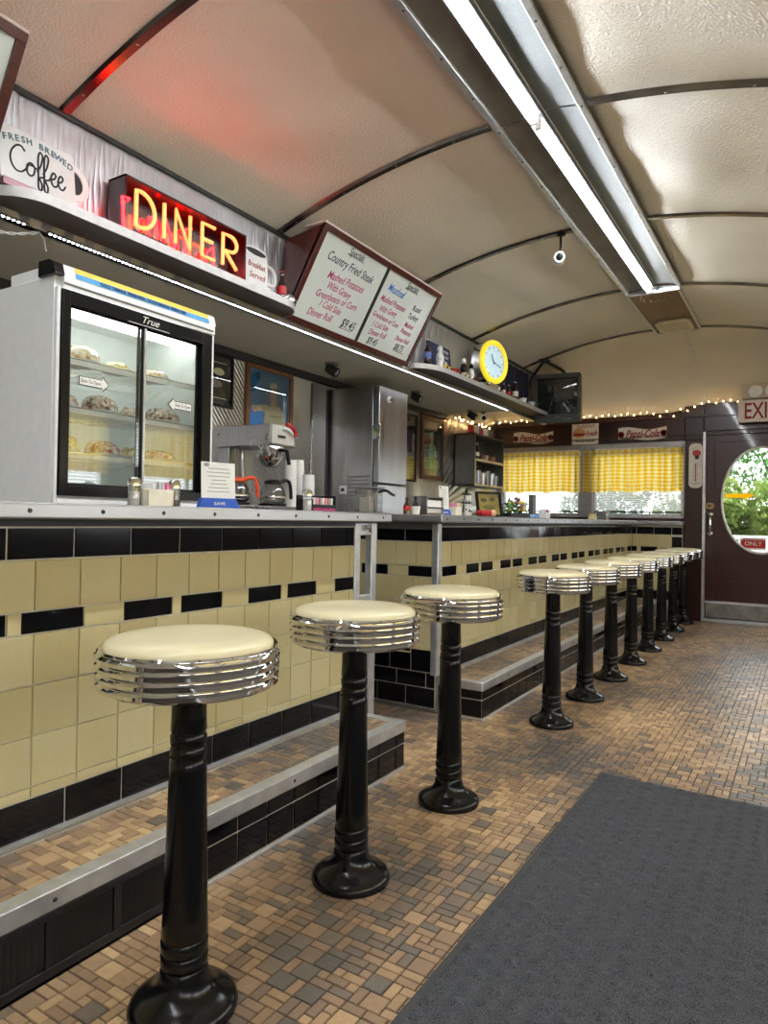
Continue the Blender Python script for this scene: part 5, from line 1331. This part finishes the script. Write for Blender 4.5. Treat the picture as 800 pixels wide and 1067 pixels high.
# ceiling vent box past the trough
t = thing('ceiling_vent', 'brown patterned ceiling vent box with a cream slotted outlet past the tubes', 'vent', (-1.06, 6.3, 2.9))
M_vent = P('brown_vent_film', s2l(96,74,56), .35, .4, var=.45, vscale=14, stretch=(6,1,1), detail=5)
MB().box(-1.245, -.88, 5.69, 6.94, 2.868, 2.885).build('panel', M_vent, t, bevel=.003)
MB().box(-1.262, -1.245, 5.69, 6.96, 2.855, 2.893).box(-.88, -.863, 5.69, 6.96, 2.855, 2.893).box(-1.262, -.863, 6.94, 6.96, 2.855, 2.893).box(-1.262, -.863, 5.68, 5.70, 2.855, 2.893).build('steel_rim', M_alu, t, bevel=.003)
hl = MB()
for i in range(26):
    a = 2*PI*i/26+.1; r_ = random.uniform(.6, 1.0); hl.lathe([(.008,0),(.0,-.0015)], n=8, M=Matrix.Translation((-1.06+.15*math.cos(a)*r_, 5.84+.13*math.sin(a)*r_, 2.8675)), capb=False)
hl.build('punched_holes', M_chrome, t)
MB().prism(rrect(.30, .36, .06, 5, -1.06, 6.72), FZ(0, 0, 0), 2.846, 2.868).build('outlet_cover', P('cream_plastic', s2l(222,212,180), .45), t, bevel=.004)
sl_ = MB()
for i in range(5): sl_.box(-1.18, -.94, 6.60+i*.055, 6.606+i*.055, 2.8445, 2.8465)
sl_.build('outlet_slots', M_gun, t)

# ================================================================== END WALL THINGS
YF = YE-.034
def pep(label, x0, x1, z0, z1, s):
    t = thing('script_sign', label, 'sign', ((x0+x1)/2, YF, z0))
    w = x1-x0; h = z1-z0; n = 24
    top = [(x0+w*i/n, z1-.02+.018*math.sin(i/n*2*PI*1.0+.6)) for i in range(n+1)]; bot = [(x0+w*i/n, z0+.015+.012*math.sin(i/n*2*PI+.6)) for i in range(n+1)]
    MB().prism(bot+top[::-1], FY(0, YF, 0), 0, .006).build('tin_plate', P('white_tin_plate', s2l(226,218,208), .35, var=.06), t)
    M = FY((x0+x1)/2, YF-.006, (z0+z1)/2-.005)
    text(s, h*.72, M @ Matrix.Rotation(-.02, 4, 'Z'), 'red_script', M_redink, t, shear=.35, sx=.72*w/.52, bold=.003)
    for q in (-1, 1):
        MB().lathe([(.036,0),(.036,.001),(.026,.001)], n=22, M=M @ Matrix.Translation((q*w*.44, .0, 0)), capt=False).build('roundel', M_redink, t)
pep('wavy white tin sign with red script under the television', -3.13, -2.63, 1.985, 2.145, 'Pepsi-Cola')
pep('wavy white tin sign with red script above the right curtain', -1.865, -1.345, 1.975, 2.135, 'Pepsi-Cola')
t = thing('tin_sign', 'square cream tin sign with red lettering above the gap between the curtains', 'sign', (-2.25, YF, 1.96))
MB().prism(rrect(.31, .265, .012, 3, -2.245, 2.09), FY(0, YF, 0), 0, .006).build('plate', P('cream_tin', s2l(226,214,196), .4, var=.08), t)
Mq = FY(-2.245, YF-.006, 2.09)
text('Delicious', .07, Mq @ Matrix.Translation((.0, .08, 0)) @ Matrix.Rotation(.1,4,'Z'), 'lettering', M_redink, t, shear=.3, sx=.8)
MB().prism(el_(-.07,-.0,.075,.055), Mq, 0, .0012).build('burger_print', P('tan_bun_print', s2l(205,150,90), .5), t)
MB().prism(el_(-.07,-.015,.078,.016), Mq, .0012, .002).build('burger_filling_print', M_redink, t)
text('Fresh', .085, Mq @ Matrix.Translation((.075, -.01, 0)) @ Matrix.Rotation(.12,4,'Z'), 'lettering', M_redink, t, shear=.3, sx=.7, bold=.002)
text('GOOD FOOD', .035, Mq @ Matrix.Translation((0, -.095, 0)), 'lettering', M_ink, t, bold=.001)
t = thing('thermometer', 'tall white rounded thermometer sign with a red picture on the door post', 'thermometer', (-1.045, YE-.035, 1.43))
MB().prism(rrect(.135, .485, .05, 6, -1.045, 1.675), FY(0, YE-.036, 0), 0, .012).build('plate', P('white_enamel_plate', s2l(232,228,222), .3), t, bevel=.003)
Mt = FY(-1.045, YE-.048, 1.675)
MB().prism(el_(.01,.135,.042,.036), Mt, 0, .0012).build('red_picture', P('crimson_print', s2l(190,50,60), .4), t)
MB().prism([(-.005,.07),(.03,.07),(.035,.11),(-.01,.11)], Mt, 0, .0014).build('dark_picture', M_ink, t)
MB().box(-1.049, -1.041, YE-.052, YE-.048, 1.50, 1.70).build('glass_tube', M_redink, t)
tk = MB()
for i in range(14): tk.obox(Mt, -.024, -.008, -.165+i*.0145, -.163+i*.0145, 0, .001).obox(Mt, .008, .024, -.165+i*.0145, -.163+i*.0145, 0, .001)
tk.obox(Mt, -.035, -.012, .185, .188, 0, .001).obox(Mt, -.045, -.02, .16, .163, 0, .001)
tk.build('scale_marks', M_ink, t)
text('THERMOMETER', .014, Mt @ Matrix.Translation((0, -.195, 0)), 'lettering', M_ink, t)
# exit sign and emergency lamp
t = thing('exit_sign', 'white EXIT sign with dark red letters above the door', 'sign', (-.43, 8.0, 2.10))
MB().box(-.635, -.225, 7.985, 8.03, 2.105, 2.335).build('housing', P('off_white_sign', s2l(236,222,214), .4), t, bevel=.004)
text('EXIT', .235, FY(-.425, 7.985, 2.212), 'letters', M_redink, t, sx=.64, bold=.003)
MB().box(-.46, -.40, 8.03, 8.10, 2.16, 2.28).build('wall_arm', M_whitep, t)
t = thing('emergency_lamp', 'pale emergency lamp box mounted above the EXIT sign', 'lamp', (-.43, 7.98, 2.36))
zc_ = zceil(-.43, 7.96)
MB().box(-.60, -.24, 7.955, 8.06, 2.345, 2.48).build('battery_box', P('aged_white_plastic', s2l(206,192,170), .45), t, bevel=.008)
MB().lathe([(.03,0),(.06,.02),(.065,.05),(.06,.055),(0,.05)], n=22, M=FY(-.47, 7.955, 2.405) @ Matrix.Rotation(.0,4,'X')).build('lamp_head', M_whitep, t)
MB().lathe([(.03,0),(.06,.02),(.065,.05),(.06,.055),(0,.05)], n=22, M=FY(-.32, 7.955, 2.405)).build('lamp_head', M_whitep, t)
# string of warm lights
t = thing('string_lights', 'string of small warm lights along the top of the end wall', 'lights', (-1.9, YE-.06, 2.27))
def fasz(x): return 2.268 if x < -1.3 else (2.268+.075*min(1, (x+1.3)/.35))
wire = []; bl_ = []
i = 0; x = -3.30
while x < -.62:
    z = fasz(x)+.012*math.sin(i*2.1)-(.045 if -1.55 < x < -1.1 and i % 2 else 0)
    wire.append((x, YE-.055, z)); bl_.append((x, z)); x += .07; i += 1
MB().tube(crom(wire, 3), .002, 5).build('wire', M_green, t)
for (x, z) in bl_: MB().ball((x, YE-.066, z+.006), .0065, 8, 0, (1,1,1.2), 6).build('bulb', M_bulb, t)
# glowing garland on the back wall above the corner cabinet
t = thing('lit_garland', 'warm glowing garland above the corner cabinet under the soffit end', 'garland', (-3.28, 7.2, 2.13))
gp = [(-3.27+.02*math.sin(i*1.3), 6.70+i*.06, 2.145+.012*math.sin(i*1.9)) for i in range(16)]
MB().tube(crom(gp, 4), .004, 6).build('wire', M_redink, t)
for i, p_ in enumerate(gp): MB().ball((p_[0]+.012, p_[1], p_[2]), .008, 8, 0, (1,1,1), 6).build('bulb', M_bulb, t)

# curtains on the right-hand windows (they show in the cooler doors)
def side_curtain(k, a, b):
    t = thing('cafe_curtain', 'yellow gingham cafe curtain on a side window, the %s from the back wall' % ('first','second','third','fourth','fifth','sixth')[k], 'curtain', (XR-.05, (a+b)/2, 1.4))
    mb = MB(); nu, nv = 120, 8; uvs = []; W = b-a
    for j in range(nv+1):
        for i in range(nu+1):
            u = i/nu; v = j/nv
            mb.v.append((XR-.05+.016*math.sin(u*W*2*PI/.11+k)*(1.15-.4*v), a+W*u, 1.40+.5*v)); uvs += [u*W*1.25, v*.5, 0]
    for j in range(nv):
        for i in range(nu):
            q = j*(nu+1)+i; mb.f.append([q, q+1, q+nu+2, q+nu+1]); mb.m.append(0); mb.t.append(0)
    o = mb.build('cloth', M_ging, t, sharp=3); at = o.data.attributes.new('cloth', 'FLOAT_VECTOR', 'POINT'); at.data.foreach_set('vector', uvs)
    MB().cyl((XR-.05, a-.02, 1.86), (XR-.05, b+.02, 1.86), .006, 8).build('rod', M_alu, t)
for k, (a, b) in enumerate(wy): side_curtain(k, a, b)

# slatted blinds, added to dim the unseen side windows
for k, (a, b) in enumerate(wy):
    t = thing('window_blind', 'added white slatted blind dimming an unseen side window, the %s from the back wall' % ('first','second','third','fourth','fifth','sixth')[k], 'blind', (XR+.01, (a+b)/2, .97))
    s = MB(); z = .985
    while z < 1.92:
        s.obox(frame((XR+.012, 0, z), (0,1,0), (.8,0,.45)), a+.02, b-.02, -.016, .016, -.0006, .0006); z += .029
    s.build('slats', M_slat, t); MB().box(XR-.004, XR+.026, a+.015, b-.015, 1.92, 1.945).build('head_rail', M_whitep, t)

# ================================================================== OUTSIDE
g = MB().box(-30, 30, YE+.12, 45, -.35, -.3); struct(g.build('ground_outside', P('pale_gravel', s2l(78,76,70), .9, var=.15, vscale=4)))
t = thing('porch_railing', 'white porch railing seen through the oval door glass', 'railing', (-.6, 9.6, -.3))
MB().box(-3, 2.2, 9.57, 9.63, .86, .91).build('top_rail', M_white, t, bevel=.004); MB().box(-3, 2.2, 9.58, 9.62, .18, .22).build('bottom_rail', M_white, t)
for i in range(40): MB().box(-2.95+i*.13, -2.915+i*.13, 9.585, 9.615, .2, .87).build('baluster', M_white, t)
for x in (-3, -.4-.9, .45, 2.15): MB().box(x, x+.09, 9.55, 9.65, -.3, .98).build('post', M_white, t)
def tree(label, x, y, h, r, col, seed):
    rnd = random.Random(seed)
    t = thing('tree', label, 'tree', (x, y, -.3), 'trees outside the door')
    MB().tube([(x,y,-.3),(x+.05,y,h*.3),(x,y+.05,h*.7)], [.12,.09,.04], 8).build('trunk', M_brn, t)
    m = MB()
    cl = [(x+rnd.gauss(0,r*.5), y+rnd.gauss(0,r*.45), rnd.uniform(.2, 1.0)*h, r*rnd.uniform(.3,.55)) for _ in range(16)]
    for i in range(6500):
        cx, cy, cz, cr2 = cl[rnd.randrange(16)]
        d = Vector((rnd.gauss(0,1), rnd.gauss(0,1), rnd.gauss(0,1))).normalized()*cr2*rnd.uniform(.6,1.05)
        p = Vector((cx, cy, cz))+d; s = rnd.uniform(.03,.075)
        Mq = Matrix.Translation(p) @ Matrix.Rotation(rnd.uniform(0,6.28),4,'Z') @ Matrix.Rotation(rnd.uniform(-1.2,1.2),4,'X')
        m.add([Mq @ Vector(q) for q in ((-s*.6,0,0),(0,-s,.01),(s*.6,0,0),(0,s*1.4,.015))], [(0,1,2,3)])
    lm = P('leaf_%d' % seed, col, .55, var=.45, vscale=3); tt = translucent(lm, .35, tuple(min(1, c*1.3) for c in col))
    m.build('foliage', lm, t)
tree('bright green tree at the left of the view through the oval door glass', -3.4, 14.0, 3.2, 1.2, s2l(62,104,42), 1)
tree('light green tree in the middle of the view through the oval door glass', -.6, 17.2, 4.2, 1.3, s2l(78,116,54), 2)
tree('yellow-green bush low behind the railing outside the door', -1.1, 11.8, 1.5, .7, s2l(112,132,56), 3)
tree('dark green tree at the right of the view through the oval door glass', 1.4, 13.4, 3.2, 1.2, s2l(50,88,44), 4)
# ---- trough light
tl = thing('trough_light', 'long steel ceiling trough with two bright fluorescent tubes and one added out of view', 'light', (-1.06, 3.0, 2.9))
TX0, TX1 = -1.255, -.868
rl = MB()
for x in (TX0, TX1):
    rl.box(x-.016, x+.016, YB+.01, 5.66, 2.868 if x < -1 else 2.877, 2.893)
rl.build('side_rails', M_alu, tl, bevel=.003)
sc = MB(); y = -.9
while y < 5.6:
    for x in (TX0, TX1): sc.lathe([(.006,0),(.004,.003),(0,.003)], n=8, M=frame((x, y, 2.868 if x < -1 else 2.877), (1,0,0), (0,-1,0)))
    y += .3
sc.build('rail_screws', M_dkmetal, tl)
for a, b in ((YB+.01, 2.995), (3.005, 5.655)):
    p = MB(); p.add([(TX0,a,2.885),(TX0,b,2.885),(-1.10,b,2.908),(-1.10,a,2.908)], [(0,1,2,3)]); p.build('left_reflector', P('dull_pan', (.20,.185,.165), .5, .3, var=.2, vscale=6), tl)
    p = MB(); p.add([(-1.04,a,2.908),(-1.04,b,2.908),(-.955,b,2.902),(-.955,a,2.902),(TX1,b,2.885),(TX1,a,2.885)], [(0,1,2,3),(3,2,4,5)]); p.build('right_reflector', P('bright_pan', (.26,.28,.285), .4, .7, var=.1, vscale=120), tl)
    MB().box(-1.102, -1.036, a, b, 2.90, 2.912).build('ballast_channel', M_whitep, tl)
    MB().box(-1.044, -1.036, a, b, 2.872, 2.90).build('divider_lip', M_gun, tl)
    MB().box(-1.108, -1.101, a, b, 2.858, 2.91).build('divider_lip', M_gun, tl)  # added lip that blocks tube light from the left pan
for a, b in ((-1.95, .49), (.55, 2.97), (3.04, 5.62)):  # first tube is added out of view to brighten the near end
    m = MB(); m.cyl((-1.075, a, 2.866), (-1.075, b, 2.862), .0115, 12); tb = m.build('tube', M_tube, tl)
    MB().box(-1.09, -1.06, a-.02, a, 2.848, 2.90).box(-1.09, -1.06, b, b+.02, 2.848, 2.90).build('tube_holder', M_whitep, tl)
# ================================================================== LIGHT, CAMERA
w = bpy.data.worlds.new('overcast_sky'); scene.world = w; w.use_nodes = True
bg = w.node_tree.nodes['Background']; bg.inputs['Color'].default_value = (.93,.97,1,1); bg.inputs['Strength'].default_value = WORLD
bpy.data.objects.remove(TXO); bpy.data.curves.remove(TXT)
cam = bpy.data.cameras.new('camera'); co = bpy.data.objects.new('camera', cam); COL.objects.link(co)
cam.sensor_fit = 'VERTICAL'; cam.sensor_height = 36.; cam.lens = 713.94/1067*36
cam.clip_start = .02; cam.clip_end = 200
yaw, pit, rol = .5545, .0100, .0173
F = Vector((-math.sin(yaw)*math.cos(pit), math.cos(yaw)*math.cos(pit), math.sin(pit)))
Rr = Vector((math.cos(yaw), math.sin(yaw), 0)); U = Rr.cross(F)
R2 = math.cos(rol)*Rr+math.sin(rol)*U; U2 = math.cos(rol)*U-math.sin(rol)*Rr
co.matrix_world = Matrix(((R2.x, U2.x, -F.x, 0), (R2.y, U2.y, -F.y, 0), (R2.z, U2.z, -F.z, 1.04), (0,0,0,1)))
scene.camera = co
vs = scene.view_settings
vs.view_transform = 'Standard'; vs.look = 'None'; vs.gamma = 1; vs.use_curve_mapping = False; vs.exposure = EXPO
